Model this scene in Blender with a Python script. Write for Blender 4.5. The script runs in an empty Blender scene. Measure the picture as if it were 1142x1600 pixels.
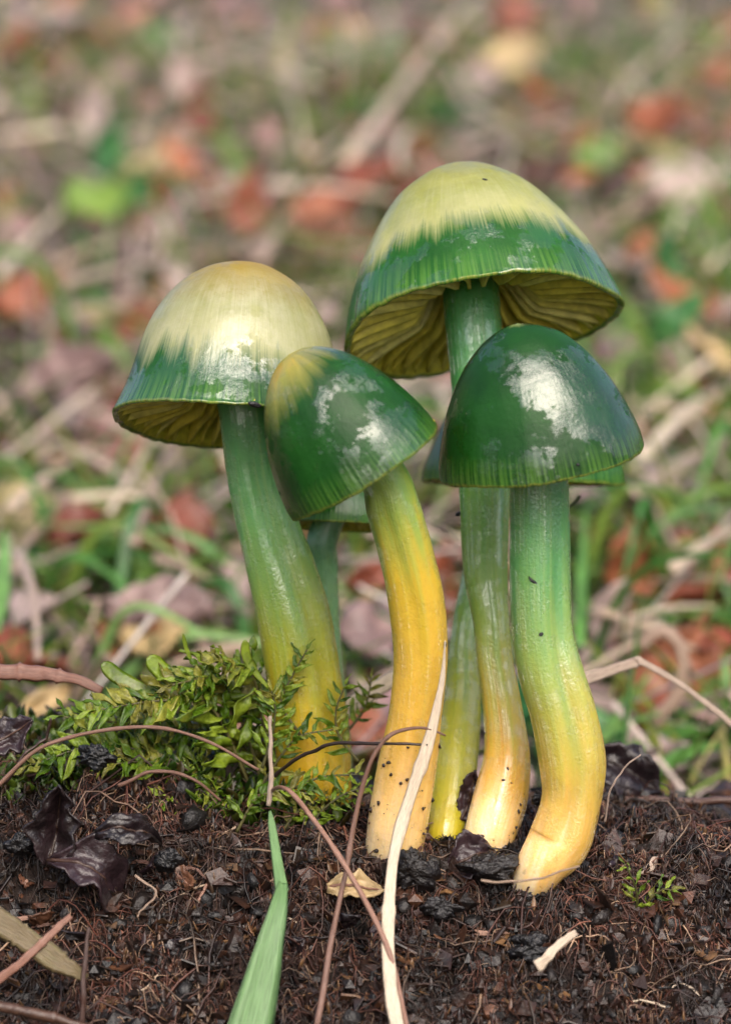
import bpy, math, random
import numpy as np
from mathutils import Vector, Matrix, Euler

# ------------------------------------------------------------------ camera, sky, sun, exposure
S = 0.01                         # everything below is laid out in centimetres
PITCH = math.radians(8.0)
DIST, PXCM = 30.0, 150.0         # lens to cluster (cm); photo pixels per cm at that distance
FV = Vector((0, math.cos(PITCH), -math.sin(PITCH)))
RV = Vector((1, 0, 0))
UV = Vector((0, math.sin(PITCH), math.cos(PITCH)))
TGT = Vector((0, 0, 3.4))
CAM = TGT - FV * DIST
scn = bpy.context.scene
cd = bpy.data.cameras.new('camera'); cam = bpy.data.objects.new('camera', cd)
scn.collection.objects.link(cam); scn.camera = cam
cam.location = CAM * S; cam.rotation_euler = (math.radians(90) - PITCH, 0, 0)
cd.sensor_fit = 'VERTICAL'; cd.sensor_height = 24; cd.lens = 24 * DIST * PXCM / 1600
cd.clip_start = 0.005; cd.clip_end = 500
cd.dof.use_dof = True; cd.dof.focus_distance = 0.295; cd.dof.aperture_fstop = 14.5

SUN_DIR = Vector((0.14, -0.64, 0.755)).normalized()
el = math.asin(SUN_DIR.z); az = math.atan2(SUN_DIR.x, SUN_DIR.y)
w = bpy.data.worlds.new('World'); scn.world = w; w.use_nodes = True
wn = w.node_tree.nodes; sky = wn.new('ShaderNodeTexSky'); sky.sky_type = 'NISHITA'; sky.sun_disc = False
sky.sun_elevation = el; sky.sun_rotation = az; sky.air_density = 1.0; sky.dust_density = 6.0; sky.ozone_density = 1.0
w.node_tree.links.new(sky.outputs[0], wn['Background'].inputs[0]); wn['Background'].inputs[1].default_value = 0.15
sl = bpy.data.lights.new('sun', 'SUN'); sl.energy = 0.85; sl.angle = math.radians(48); sl.color = (1.0, 0.985, 0.97)
so = bpy.data.objects.new('sun', sl); scn.collection.objects.link(so)
so.rotation_euler = SUN_DIR.to_track_quat('Z', 'Y').to_euler()
scn.view_settings.view_transform = 'Standard'; scn.view_settings.look = 'None'
scn.view_settings.exposure = 1.0; scn.view_settings.gamma = 1.0
scn.render.engine = 'CYCLES'; scn.cycles.use_denoising = True
scn.cycles.max_bounces = 8; scn.cycles.transparent_max_bounces = 4

rnd = random.Random(7); rng = np.random.default_rng(7)
COL = scn.collection

# ------------------------------------------------------------------ small maths
def ray(px, py):
    return FV + RV * ((px - 571) / (DIST * PXCM)) + UV * ((800 - py) / (DIST * PXCM))
def P(px, py, Y):
    d = ray(px, py); return CAM + d * ((Y - CAM.y) / d.y)
def depth_scale(Y): return (Y - CAM.y) / (DIST * PXCM * FV.y)      # cm per photo pixel at that depth

_perm = rng.integers(0, 1 << 30, 65536)
def _h(i, j, k):
    return (_perm[(i * 7919 + j * 104729 + k * 1299709) & 65535] & 0xFFFF) / 65535.0
def vnoise(x, y, k=0):
    x = np.asarray(x, float); y = np.asarray(y, float)
    i = np.floor(x).astype(np.int64); j = np.floor(y).astype(np.int64); fx = x - i; fy = y - j
    fx = fx * fx * (3 - 2 * fx); fy = fy * fy * (3 - 2 * fy)
    return (_h(i, j, k) * (1 - fx) + _h(i + 1, j, k) * fx) * (1 - fy) + (_h(i, j + 1, k) * (1 - fx) + _h(i + 1, j + 1, k) * fx) * fy - 0.5
def fbm(x, y, oct=4, k=0):
    s = 0; a = 1.0; f = 1.0
    for o in range(oct):
        s = s + a * vnoise(np.asarray(x) * f + o * 17.3, np.asarray(y) * f - o * 9.1, k + o); a *= 0.5; f *= 2.03
    return s
def sstep(a, b, x):
    t = np.clip((np.asarray(x, float) - a) / (b - a), 0, 1); return t * t * (3 - 2 * t)

def bank_s(x, y):                                  # smooth form of the bank of soil
    x = np.asarray(x, float); y = np.asarray(y, float)
    front = -1.02 + 0.22 * vnoise(x * 0.5, x * 0 + 3.1, 5)
    d = front - y
    fall = np.where(d > -0.5, 1.12 * (np.sqrt(d * d + 0.12) + d) / 2, 0)
    z = 0.05 * np.clip(y, -1, 3) - fall - 0.38 * sstep(0.2, 2.4, y) * sstep(-0.8, 1.0, x)
    z = z + 0.55 * sstep(-0.6, -2.2, x) * sstep(-1.6, 0.0, y)          # mossy hump
    z = z - 0.25 * sstep(3.0, 5.0, x)
    z = z + 0.14 * fbm(x * 0.8, y * 0.8, 2, 11)
    back = sstep(2.2, 5.5, y)
    return z * (1 - back) + back * (-2.6)
def slope_s(x, y):
    x = np.asarray(x, float); y = np.asarray(y, float)
    yy = np.clip(y - 5, 0, None)
    rise = 0.20 * 260 * (1 - np.exp(-yy / 260.0))
    return -2.3 + rise + 0.9 * fbm(x * 0.07, y * 0.07, 3, 31) * sstep(4, 12, y) - 3.2 * sstep(2, -7, y)
def gz(x, y): return np.maximum(bank_s(x, y) - 60 * (np.abs(x) > 39), slope_s(x, y))
def hit(px, py, off=0.0):
    d = ray(px, py); ts = np.linspace(24, 330, 5000)
    xs = CAM.x + d.x * ts; ys = CAM.y + d.y * ts; zs = CAM.z + d.z * ts
    b = np.nonzero(zs < gz(xs, ys))[0]
    t = ts[b[0]] if len(b) else 300.0
    return CAM + d * (t - off / d.length)
def catmull(pts, n):
    p = [np.array(q, float) for q in pts]
    p = [2 * p[0] - p[1]] + p + [2 * p[-1] - p[-2]]
    m = len(p) - 3; out = []
    for q in np.linspace(0, m, n):
        i = min(int(q), m - 1); t = q - i; a, b, c, d = p[i:i + 4]
        out.append(0.5 * ((2 * b) + (-a + c) * t + (2 * a - 5 * b + 4 * c - d) * t * t + (-a + 3 * b - 3 * c + d) * t ** 3))
    return np.array(out)

# ------------------------------------------------------------------ mesh helpers
def mesh(name, V, F, mats=None, smooth=True):
    """V (n,3) in cm; F quads or tris as int arrays (list of arrays allowed)"""
    me = bpy.data.meshes.new(name)
    V = np.asarray(V, np.float32) * S
    Fs = F if isinstance(F, list) else [F]
    Fs = [np.asarray(f, np.int32) for f in Fs if len(f)]
    me.vertices.add(len(V)); me.vertices.foreach_set('co', V.ravel())
    nl = sum(f.size for f in Fs); npoly = sum(len(f) for f in Fs)
    me.loops.add(nl); me.polygons.add(npoly)
    me.loops.foreach_set('vertex_index', np.concatenate([f.ravel() for f in Fs]))
    tot = np.concatenate([np.full(len(f), f.shape[1], np.int32) for f in Fs])
    st = np.concatenate([[0], np.cumsum(tot)[:-1]]).astype(np.int32)
    me.polygons.foreach_set('loop_start', st); me.polygons.foreach_set('loop_total', tot)
    me.polygons.foreach_set('use_smooth', np.full(npoly, smooth, bool))
    me.update(calc_edges=True)
    if mats: me.materials.append(mats)
    return me
def attr(me, name, A):
    a = me.attributes.new(name, 'FLOAT_VECTOR', 'POINT'); a.data.foreach_set('vector', np.asarray(A, np.float32).ravel())
def link(name, me, parent=None, loc=None, mat=None):
    o = bpy.data.objects.new(name, me); COL.objects.link(o)
    if parent is not None: o.parent = parent
    if loc is not None: o.location = Vector(loc) * S
    return o
def tag(o, label=None, cat=None, group=None, kind=None):
    if label: o['label'] = label
    if cat: o['category'] = cat
    if group: o['group'] = group
    if kind: o['kind'] = kind
    return o
def grid_faces(nu, nv, closed_v=False):
    i, j = np.meshgrid(np.arange(nu - 1), np.arange(nv if closed_v else nv - 1), indexing='ij')
    a = i * nv + j; b = i * nv + (j + 1) % nv; c = (i + 1) * nv + (j + 1) % nv; d = (i + 1) * nv + j
    return np.stack([a, b, c, d], -1).reshape(-1, 4)
def sheet(G, th):
    """G (nu,nv,3) -> closed thin solid"""
    nu, nv = G.shape[:2]
    du = np.gradient(G, axis=0); dv = np.gradient(G, axis=1)
    n = np.cross(du, dv); n /= np.linalg.norm(n, axis=-1, keepdims=True) + 1e-9
    V = np.concatenate([(G + n * th / 2).reshape(-1, 3), (G - n * th / 2).reshape(-1, 3)])
    f = grid_faces(nu, nv); N = nu * nv
    ring = [i * nv for i in range(nu)] + [(nu - 1) * nv + j for j in range(1, nv)] + [i * nv + nv - 1 for i in range(nu - 2, -1, -1)] + [j for j in range(nv - 2, 0, -1)]
    r = np.array(ring); r2 = np.roll(r, -1)
    side = np.stack([r, r2, r2 + N, r + N], -1)
    return V, np.concatenate([f[:, ::-1], f + N, side[:, ::-1]])
SEC_ROUND = [(math.cos(a), math.sin(a)) for a in np.linspace(0, 2 * math.pi, 9)[:-1]]
SEC_BLADE = [(-1, .55), (-.55, .12), (0, -.25), (.55, .12), (1, .55), (.55, .35), (0, .02), (-.55, .35)]
SEC_STRAW = [(-1, 0), (-.7, .55), (-.15, .35), (.3, .6), (.85, .4), (1, -.1), (.5, -.6), (-.5, -.6)]
def sweep(C, wd, th, sec=SEC_ROUND, up=None, twist=0.0):
    """C (n,3) centreline, wd/th half width and half thickness per point"""
    C = np.asarray(C, float); n = len(C)
    T = np.gradient(C, axis=0); T /= np.linalg.norm(T, axis=1, keepdims=True) + 1e-9
    wd = np.broadcast_to(np.asarray(wd, float), (n,)); th = np.broadcast_to(np.asarray(th, float), (n,))
    up = np.array(up if up is not None else (0.1, -0.9, 0.3), float)
    B = up - (T @ up)[:, None] * T; B /= np.linalg.norm(B, axis=1, keepdims=True) + 1e-9
    A = np.cross(B, T)
    if twist:
        a = np.linspace(0, twist, n)[:, None]; A, B = A * np.cos(a) + B * np.sin(a), B * np.cos(a) - A * np.sin(a)
    s = np.array(sec); m = len(s)
    V = C[:, None, :] + A[:, None, :] * (s[None, :, 0:1] * wd[:, None, None]) + B[:, None, :] * (s[None, :, 1:2] * th[:, None, None])
    F = [grid_faces(n, m, True)[:, ::-1]]
    Vf = V.reshape(-1, 3)
    Vf = np.concatenate([Vf, C[:1], C[-1:]]); k = np.arange(m); e = (n - 1) * m
    F.append(np.stack([k, (k + 1) % m, np.full(m, n * m)], -1)); F.append(np.stack([e + (k + 1) % m, e + k, np.full(m, n * m + 1)], -1))
    tt = np.linspace(0, 1, n) * np.linalg.norm(np.diff(C, axis=0), axis=1).sum()
    cs = np.concatenate([np.stack([np.broadcast_to(s[None, :, 0], (n, m)), np.broadcast_to(s[None, :, 1], (n, m)), np.broadcast_to(tt[:, None], (n, m))], -1).reshape(-1, 3), [[0, 0, tt[0]], [0, 0, tt[-1]]]])
    return Vf, F, cs
def solid(name, VF, mat, parent=None, origin=None, label=None, cat=None, group=None, kind=None, smooth=True):
    V, F = VF[:2]; V = np.asarray(V, float); cs = VF[2] if len(VF) > 2 else None
    if origin is None: origin = V[np.argmin(V[:, 2])] if parent is None else (0, 0, 0)
    o = link(name, mesh(name, V - np.asarray(origin), F, mat, smooth), parent)
    if cs is not None: attr(o.data, 'stco', cs)
    if parent is None: o.location = Vector([float(q) for q in origin]) * S
    return tag(o, label, cat, group, kind)
class Bag:                                         # many small pieces gathered in one mesh
    def __init__(s): s.V = []; s.F = {}; s.n = 0
    def add(s, V, F):
        for f in (F if isinstance(F, list) else [F]):
            f = np.asarray(f); s.F.setdefault(f.shape[1], []).append(f + s.n)
        s.V.append(np.asarray(V)); s.n += len(V)
    def get(s): return np.concatenate(s.V), [np.concatenate(f) for f in s.F.values()]

# ------------------------------------------------------------------ materials
def lin(c):
    if isinstance(c, str): c = [int(c[i:i + 2], 16) / 255 for i in (0, 2, 4)]
    return tuple(x / 12.92 if x <= 0.04045 else ((x + 0.055) / 1.055) ** 2.4 for x in c)
class Mt:
    def __init__(s, name):
        s.m = bpy.data.materials.new(name); s.m.use_nodes = True; s.t = s.m.node_tree
        s.p = s.t.nodes['Principled BSDF']; s.out = s.t.nodes['Material Output']
    def n(s, typ, **kw):
        nd = s.t.nodes.new(typ)
        for k, v in kw.items():
            if hasattr(nd, k): setattr(nd, k, v)
            else: nd.inputs[k].default_value = v
        return nd
    def l(s, a, b): s.t.links.new(a, b)
    def co(s, sc=(100, 100, 100)):
        tc = s.n('ShaderNodeTexCoord'); mp = s.n('ShaderNodeMapping'); mp.inputs['Scale'].default_value = sc
        s.l(tc.outputs['Object'], mp.inputs[0])
        oi = s.n('ShaderNodeObjectInfo'); mu = s.n('ShaderNodeMath', operation='MULTIPLY'); mu.inputs[1].default_value = 37.0; s.l(oi.outputs['Random'], mu.inputs[0])
        ad = s.n('ShaderNodeVectorMath', operation='ADD'); s.l(mp.outputs[0], ad.inputs[0]); s.l(mu.outputs[0], ad.inputs[1]); return ad.outputs[0]
    def noise(s, vec, scale, detail=3, rough=0.55, out=0):
        nd = s.n('ShaderNodeTexNoise'); nd.inputs['Scale'].default_value = scale; nd.inputs['Detail'].default_value = detail
        nd.inputs['Roughness'].default_value = rough; s.l(vec, nd.inputs['Vector']); return nd.outputs[out]
    def math(s, op, a, b=None, c=None, clamp=False):
        nd = s.n('ShaderNodeMath', operation=op); nd.use_clamp = clamp
        for i, v in enumerate((a, b, c)):
            if v is None: continue
            if isinstance(v, (int, float)): nd.inputs[i].default_value = v
            else: s.l(v, nd.inputs[i])
        return nd.outputs[0]
    def ramp(s, fac, stops, interp='LINEAR'):
        nd = s.n('ShaderNodeValToRGB'); cr = nd.color_ramp; cr.interpolation = interp
        while len(cr.elements) < len(stops): cr.elements.new(0.5)
        for e, (p, c) in zip(cr.elements, stops):
            e.position = p; e.color = (c, c, c, 1) if isinstance(c, (int, float)) else tuple(lin(c)) + (1,)
        s.l(fac, nd.inputs[0]); return nd.outputs[0]
    def mix(s, fac, a, b, mode='MIX'):
        nd = s.n('ShaderNodeMix', data_type='RGBA', blend_type=mode)
        for v, i in ((fac, 0), (a, 6), (b, 7)):
            if isinstance(v, (int, float)): nd.inputs[i].default_value = v
            elif isinstance(v, str): nd.inputs[i].default_value = tuple(lin(v)) + (1,)
            else: s.l(v, nd.inputs[i])
        return nd.outputs[2]
    def bump(s, h, strength, dist_cm, prev=None):
        nd = s.n('ShaderNodeBump'); nd.inputs['Strength'].default_value = strength; nd.inputs['Distance'].default_value = dist_cm * S
        s.l(h, nd.inputs['Height'])
        if prev: s.l(prev, nd.inputs['Normal'])
        return nd.outputs[0]
    def set(s, **kw):
        for k, v in kw.items():
            k = k.replace('_', ' ')
            if isinstance(v, (int, float, tuple)): s.p.inputs[k].default_value = v
            else: s.l(v, s.p.inputs[k])
        return s

def litter_mat(name, cols, rnd_from='object', rough=0.55, nscale=3.0, namp=0.5, bump=0.02, bscale=12, transl=0.0, streak=None, spec=0.5, patch=False):
    m = Mt(name); v = m.co()
    if streak:
        at = m.n('ShaderNodeAttribute', attribute_name='stco'); mp = m.n('ShaderNodeMapping'); mp.inputs['Scale'].default_value = streak; m.l(at.outputs['Vector'], mp.inputs[0])
        ad = m.n('ShaderNodeVectorMath', operation='ADD'); m.l(mp.outputs[0], ad.inputs[0]); m.l(m.n('ShaderNodeObjectInfo').outputs['Location'], ad.inputs[1]); v = ad.outputs[0]
    if rnd_from == 'object': r = m.n('ShaderNodeObjectInfo').outputs['Random']
    else: r = m.n('ShaderNodeNewGeometry').outputs['Random Per Island']
    nz = m.noise(v, nscale, 4)
    f = m.math('ADD', r, m.math('MULTIPLY', m.math('SUBTRACT', nz, 0.5), namp), clamp=True)
    c = m.ramp(f, [(i / max(1, len(cols) - 1), q) for i, q in enumerate(cols)])
    dirt = m.ramp(m.noise(v, nscale * 2.7, 5), [(0.35, 0.62), (0.6, 1.0)])
    c = m.mix(1.0, c, dirt, 'MULTIPLY')
    if patch: c = m.mix(1.0, c, m.ramp(m.noise(v, 0.9, 4, 0.65), [(0.42, 0.15), (0.60, 1.3)]), 'MULTIPLY')
    m.set(Base_Color=c, Roughness=rough, Specular_IOR_Level=spec)
    if bump: m.set(Normal=m.bump(m.noise(v, bscale, 4), 0.7, bump))
    if transl:
        tr = m.n('ShaderNodeBsdfTranslucent'); m.l(c, tr.inputs[0]); mx = m.n('ShaderNodeMixShader'); mx.inputs[0].default_value = transl
        m.l(m.p.outputs[0], mx.inputs[1]); m.l(tr.outputs[0], mx.inputs[2]); m.l(mx.outputs[0], m.out.inputs[0])
    return m.m

def cap_mat(name, green, dark, pale, pale2, border, soft, amp, tilt, th0, low=0.1, gloss=1.0, apex=None, frost='b8b66a'):
    """pale crown that breaks into radial fibres over a green, slimy margin"""
    m = Mt(name); v = m.co()
    at = m.n('ShaderNodeAttribute', attribute_name='capco'); sep = m.n('ShaderNodeSeparateXYZ'); m.l(at.outputs['Vector'], sep.inputs[0])
    cx, sy, s = sep.outputs
    mp = m.n('ShaderNodeMapping'); mp.inputs['Scale'].default_value = (64, 64, 2.8); m.l(at.outputs['Vector'], mp.inputs[0])
    streak = m.noise(mp.outputs[0], 1.0, 4, 0.65)
    mp2 = m.n('ShaderNodeMapping'); mp2.inputs['Scale'].default_value = (9, 9, 1.4); m.l(at.outputs['Vector'], mp2.inputs[0])
    lo = m.noise(mp2.outputs[0], 0.55, 2)
    td = m.math('ADD', m.math('MULTIPLY', cx, math.cos(th0) * tilt), m.math('MULTIPLY', sy, math.sin(th0) * tilt))
    f = m.math('ADD', s, m.math('MULTIPLY', m.math('SUBTRACT', streak, 0.5), amp))
    lo2 = m.noise(mp2.outputs[0], 1.7, 4, 0.6); f = m.math('ADD', f, m.math('MULTIPLY', m.math('SUBTRACT', lo2, 0.5), low * 0.6))
    f = m.math('ADD', f, m.math('MULTIPLY', m.math('SUBTRACT', lo, 0.5), low * 1.6)); f = m.math('ADD', f, td)
    k = m.ramp(f, [(max(0, border - soft), 0.0), (min(1, border + soft), 1.0)])
    g = m.mix(m.ramp(m.noise(v, 1.6, 3), [(0.35, 0.0), (0.7, 1.0)]), green, dark)
    # translucent striate margin: paler ribs near the edge
    mp3 = m.n('ShaderNodeMapping'); mp3.inputs['Scale'].default_value = (52, 52, 0.8); m.l(at.outputs['Vector'], mp3.inputs[0])
    rib = m.math('MULTIPLY', m.ramp(m.noise(mp3.outputs[0], 1.0, 2), [(0.42, 0.0), (0.62, 1.0)]), m.ramp(s, [(0.84, 0.0), (0.97, 0.5)]))
    g = m.mix(rib, g, '6a9a3c')
    pc = m.mix(m.ramp(m.noise(v, 2.2, 5, 0.65), [(0.4, 0.0), (0.6, 1.0)]), pale, pale2)
    pc = m.mix(m.ramp(streak, [(0.3, 0.35), (0.52, 0.0)]), pc, '8a9446')
    pc = m.mix(m.ramp(streak, [(0.52, 0.0), (0.75, 0.28)]), pc, 'd0ceaa')
    pc = m.mix(m.ramp(m.noise(v, 18, 5, 0.75), [(0.52, 0.0), (0.70, 0.5)]), pc, '84863c')
    pc = m.mix(m.ramp(f, [(max(0, border - .38), 0.0), (border - .04, 0.65)]), pc, frost)
    if apex: pc = m.mix(m.ramp(m.math('ADD', s, m.math('MULTIPLY', lo, 0.1)), [(0.20, 0.95), (0.55, 0.0)]), pc, apex)
    c = m.mix(k, pc, g)
    c = m.mix(m.math('MULTIPLY', m.ramp(s, [(0.990, 0.0), (1.0, 0.8)]), m.ramp(streak, [(0.4, 0.15), (0.6, 1.0)])), c, '9aa048')
    # slime film: glossy pools with crisp edges between duller skin
    film = m.ramp(m.noise(v, 1.35, 8, 0.7), [(0.475, 0.0), (0.50, 1.0)])
    film = m.math('MULTIPLY', film, m.ramp(k, [(0.0, 0.45), (0.5, 1.0)]))
    ro = m.math('SUBTRACT', 0.40, m.math('MULTIPLY', film, 0.2))
    b1 = m.bump(m.noise(v, 22, 3), 0.35, 0.010)
    b2 = m.bump(m.math('MULTIPLY', streak, m.ramp(s, [(0.72, 0.15), (0.95, 1.0)])), 0.35, 0.012, b1)
    b3 = m.bump(m.noise(v, 1.8, 4), 0.5, 0.05, b2)
    m.set(Base_Color=c, Roughness=ro, Normal=b3, Subsurface_Weight=0.25, Subsurface_Scale=0.001, Specular_IOR_Level=0.3)
    m.p.inputs['Subsurface Radius'].default_value = (0.8, 1.0, 0.4)
    cb = m.bump(m.noise(v, 1.1, 2), 0.8, 0.13); cb = m.bump(m.ramp(m.noise(v, 2.4, 5, 0.65), [(0.46, 0.0), (0.52, 1.0)]), 0.12, 0.010, cb)
    cb = m.bump(m.math('MULTIPLY', m.noise(v, 26, 4, 0.75), m.ramp(m.noise(v, 3.2, 3), [(0.45, 0.1), (0.62, 1.0)])), 0.9, 0.012, cb)
    mp4 = m.n('ShaderNodeMapping'); mp4.inputs['Scale'].default_value = (20, 20, 7); m.l(at.outputs['Vector'], mp4.inputs[0])
    cb = m.bump(m.noise(mp4.outputs[0], 1.0, 4, 0.7), 0.35, 0.018, cb); cb = m.bump(m.noise(v, 13, 3, 0.6), 0.22, 0.012, cb)
    m.set(Coat_Weight=m.math('MULTIPLY', film, gloss), Coat_Roughness=0.035, Coat_IOR=1.8, Coat_Normal=cb)
    tr = m.n('ShaderNodeBsdfTranslucent'); m.l(c, tr.inputs[0]); mx = m.n('ShaderNodeMixShader'); mx.inputs[0].default_value = 0.36
    m.l(m.p.outputs[0], mx.inputs[1]); m.l(tr.outputs[0], mx.inputs[2]); m.l(mx.outputs[0], m.out.inputs[0])
    return m.m

def stem_mat(name, stops, streakc='cfc46a'):
    m = Mt(name); v = m.co()
    at = m.n('ShaderNodeAttribute', attribute_name='stco'); sep = m.n('ShaderNodeSeparateXYZ'); m.l(at.outputs['Vector'], sep.inputs[0])
    mp = m.n('ShaderNodeMapping'); mp.inputs['Scale'].default_value = (1.6, 1.6, 3.0); m.l(at.outputs['Vector'], mp.inputs[0])
    lo = m.noise(mp.outputs[0], 1.0, 3)
    mp2 = m.n('ShaderNodeMapping'); mp2.inputs['Scale'].default_value = (6, 6, 2.2); m.l(at.outputs['Vector'], mp2.inputs[0])
    st = m.noise(mp2.outputs[0], 1.0, 4)
    f = m.math('ADD', sep.outputs[2], m.math('MULTIPLY', m.math('SUBTRACT', lo, 0.5), 0.42))
    f = m.math('ADD', f, m.math('MULTIPLY', m.math('SUBTRACT', st, 0.5), 0.14), clamp=True)
    c = m.ramp(f, stops)
    c = m.mix(m.ramp(st, [(0.55, 0.0), (0.85, 0.3)]), c, streakc)
    c = m.mix(m.math('MULTIPLY', m.ramp(m.noise(v, 9, 4), [(0.62, 0.0), (0.70, 0.6)]), m.ramp(sep.outputs[2], [(0.02, 1.0), (0.22, 0.0)])), c, '5a4020')
    film = m.ramp(m.noise(v, 4.5, 4), [(0.42, 0.0), (0.56, 1.0)])
    b = m.bump(m.noise(v, 34, 3), 0.5, 0.012); b = m.bump(st, 0.25, 0.02, b)
    m.set(Base_Color=c, Roughness=m.math('SUBTRACT', 0.42, m.math('MULTIPLY', film, 0.22)), Normal=b, Subsurface_Weight=0.55, Subsurface_Scale=0.0018)
    m.p.inputs['Subsurface Radius'].default_value = (1.0, 0.9, 0.3)
    cb = m.bump(m.math('MULTIPLY', m.noise(v, 17, 4, 0.7), m.ramp(st, [(0.50, 0.12), (0.60, 1.0)])), 1.0, 0.085); cb = m.bump(st, 0.3, 0.02, cb)
    m.set(Coat_Weight=film, Coat_Roughness=0.06, Coat_IOR=1.85, Coat_Normal=cb)
    return m.m

M = {}
M['gill'] = litter_mat('gill_flesh', ['e4d44c', 'f2e668', 'f6ee94'], 'object', 0.5, 2, 0.25, 0.0, 30, 0.3)
M['under'] = litter_mat('cap_flesh', ['c8bc3c', 'd4c848'], 'object', 0.5, 6, 0.3, 0.006, 30, 0.35)
M['straw'] = litter_mat('dry_straw', ['9c8272', 'c0a890', 'dccbb2', 'ac9488'], 'object', 0.45, 2, 0.6, 0.02, 3, 0.15, (2.2, 2.2, 2.5))
M['tan_grass'] = litter_mat('tan_grass', ['6a5a3c', '6c6a3c', '846f50', '745c40'], 'object', 0.45, 2, 0.8, 0.02, 3, 0.15, (2.2, 2.2, 2.5))
M['red_straw'] = litter_mat('reddish_straw', ['543428', '7c5444', '9a7866'], 'object', 0.42, 2, 0.8, 0.01, 4, 0, (2.2, 2.2, 2.5))
M['brown_stem'] = litter_mat('brown_stem', ['3c261e', '5e4034', '7e5e4e'], 'object', 0.4, 2, 0.8, 0.01, 4, 0, (2.2, 2.2, 2.5))
M['dark_twig'] = litter_mat('dark_twig', ['1c1310', '35231a', '4a3226'], 'object', 0.45, 5, 0.5, 0.02, 16)
M['green_blade'] = litter_mat('grass_green', ['587e46', '6a9058', '7ea26c'], 'object', 0.36, 2.0, 0.6, 0.012, 4, 0.25, (3.5, 3.5, 0.8))
M['bg_blade'] = litter_mat('background_grass', ['2f6424', '447a30', '5c8c40', '7a943c'], 'object', 0.4, 0.6, 0.3, 0, 1, 0.3)
M['near_blade'] = litter_mat('near_grass', ['588a3c', '70a04e', '8ab066'], 'object', 0.4, 0.6, 0.3, 0, 1, 0.3)
M['dark_leaf'] = litter_mat('rotten_leaf', ['120c0e', '22161a', '332428', '1a1012'], 'object', 0.38, 3, 0.9, 0.06, 7, 0.0)
M['black_lump'] = litter_mat('black_humus', ['08080a', '100f12', '1a1719', '120c0a'], 'object', 0.42, 5, 1.0, 0.08, 14)
M['clods'] = litter_mat('wet_clods', ['080606', '100b09', '1c130f', '0c0a0a'], 'island', 0.5, 6, 0.5, 0.05, 14)
M['humus_bits'] = litter_mat('soil_crumbs', ['0a0706', '160e0a', '2b1a12', '40261a', '1c120e', '55331f'], 'island', 0.45, 9, 0.4, 0.02, 25, patch=True)
M['roots'] = litter_mat('rootlets', ['1a0e0a', '3c1e14', '5a3022', '26160f', '6e4434', '46241a', '9c8068', '301810'], 'island', 0.5, 5, 0.2, 0, patch=True)
M['flakes'] = litter_mat('leaf_flakes', ['120c0a', '2a1912', '42281c', '1e1410', '4e3020', '745638', '1a1214', '38201a'], 'island', 0.45, 6, 0.3, 0.01, 20, patch=True)
M['moss'] = litter_mat('moss_leaf', ['3a5a0e', '62801a', '90a432', '50701a', '98983c', '666424'], 'object', 0.27, 4, 0.35, 0.01, 22, 0.35)
M['moss_dark'] = litter_mat('moss_carpet', ['16280a', '2a420e', '425c16', '5c7420', '44401a', '2a1e0c'], 'island', 0.35, 4, 0.2, 0.0, 22, 0.3)
M['moss_stem'] = litter_mat('moss_stem', ['3a3a18', '55502a'], 'object', 0.5, 4, 0.4, 0)
M['bg_leaf_russet'] = litter_mat('russet_leaf', ['6e3424', '945038', 'ae6c48', '7e4230'], 'object', 0.45, 0.6, 0.35, 0.02, 4, 0.2)
M['bg_leaf_pink'] = litter_mat('pinkish_brown_leaf', ['8a706c', 'ac948e', 'c8b4ac', '9c8480'], 'object', 0.45, 0.6, 0.35, 0.02, 4, 0.2)
M['bg_leaf_brown'] = litter_mat('brown_leaf', ['3d261c', '5a3a28', '76503a', '4a2e26'], 'object', 0.45, 0.6, 0.35, 0.02, 4, 0.2)
M['bg_leaf_green'] = litter_mat('green_leaf', ['2f6e38', '448040', '5f9044', '7a9438'], 'object', 0.4, 0.6, 0.3, 0.02, 4, 0.3)
M['bg_leaf_tan'] = litter_mat('tan_leaf', ['a88a5c', 'c4a878', 'd2bc94', 'b59a66'], 'object', 0.45, 0.6, 0.35, 0.02, 4, 0.2)
M['bg_grass'] = litter_mat('turf', ['2c5618', '54882a', '84a234', 'a8b048', '3a7032', 'c0b46c', '6a9030', '284e22', '98a83c'], 'island', 0.5, 0.5, 0.15, 0, 1, 0.3)
M['bg_straw'] = litter_mat('straw_mat', ['5a4a46', '98827c', 'c8b8aa', '88706e', 'd8ccc0', '7a6064'], 'island', 0.5, 0.5, 0.15, 0, 1, 0.1)
M['bg_litter'] = litter_mat('leaf_litter', ['3a2620', '8a3c22', '906460', 'b09494', '4a3432', 'b05c2c', 'ccb8b4', '241a16', '9c9450'], 'island', 0.5, 0.5, 0.2, 0, 1, 0.15)

def soil_material():
    m = Mt('dark_soil'); v = m.co()
    f = m.noise(v, 2.2, 8, 0.7)
    c = m.ramp(f, [(0.3, '0c0806'), (0.45, '1c120d'), (0.55, '2e1d15'), (0.68, '452c20'), (0.8, '33231a')])
    c = m.mix(m.ramp(m.noise(v, 0.5, 3), [(0.45, 0.0), (0.65, 0.5)]), c, '3f2a1e')
    b = m.bump(m.noise(v, 9, 8, 0.75), 1.0, 0.12)
    m.set(Base_Color=c, Roughness=m.ramp(m.noise(v, 3, 4), [(0.4, 0.35), (0.6, 0.8)]), Normal=b); return m.m
def slope_material():
    m = Mt('littered_ground'); v = m.co()
    f = m.noise(v, 0.35, 7, 0.65)
    c = m.ramp(f, [(0.3, '1e1c10'), (0.42, '303616'), (0.5, '3e3024'), (0.6, '584640'), (0.72, '4a5420')])
    m.set(Base_Color=c, Roughness=0.8, Normal=m.bump(m.noise(v, 2, 6), 1.0, 0.3)); return m.m
M['soil'] = soil_material(); M['slope'] = slope_material()

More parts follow.
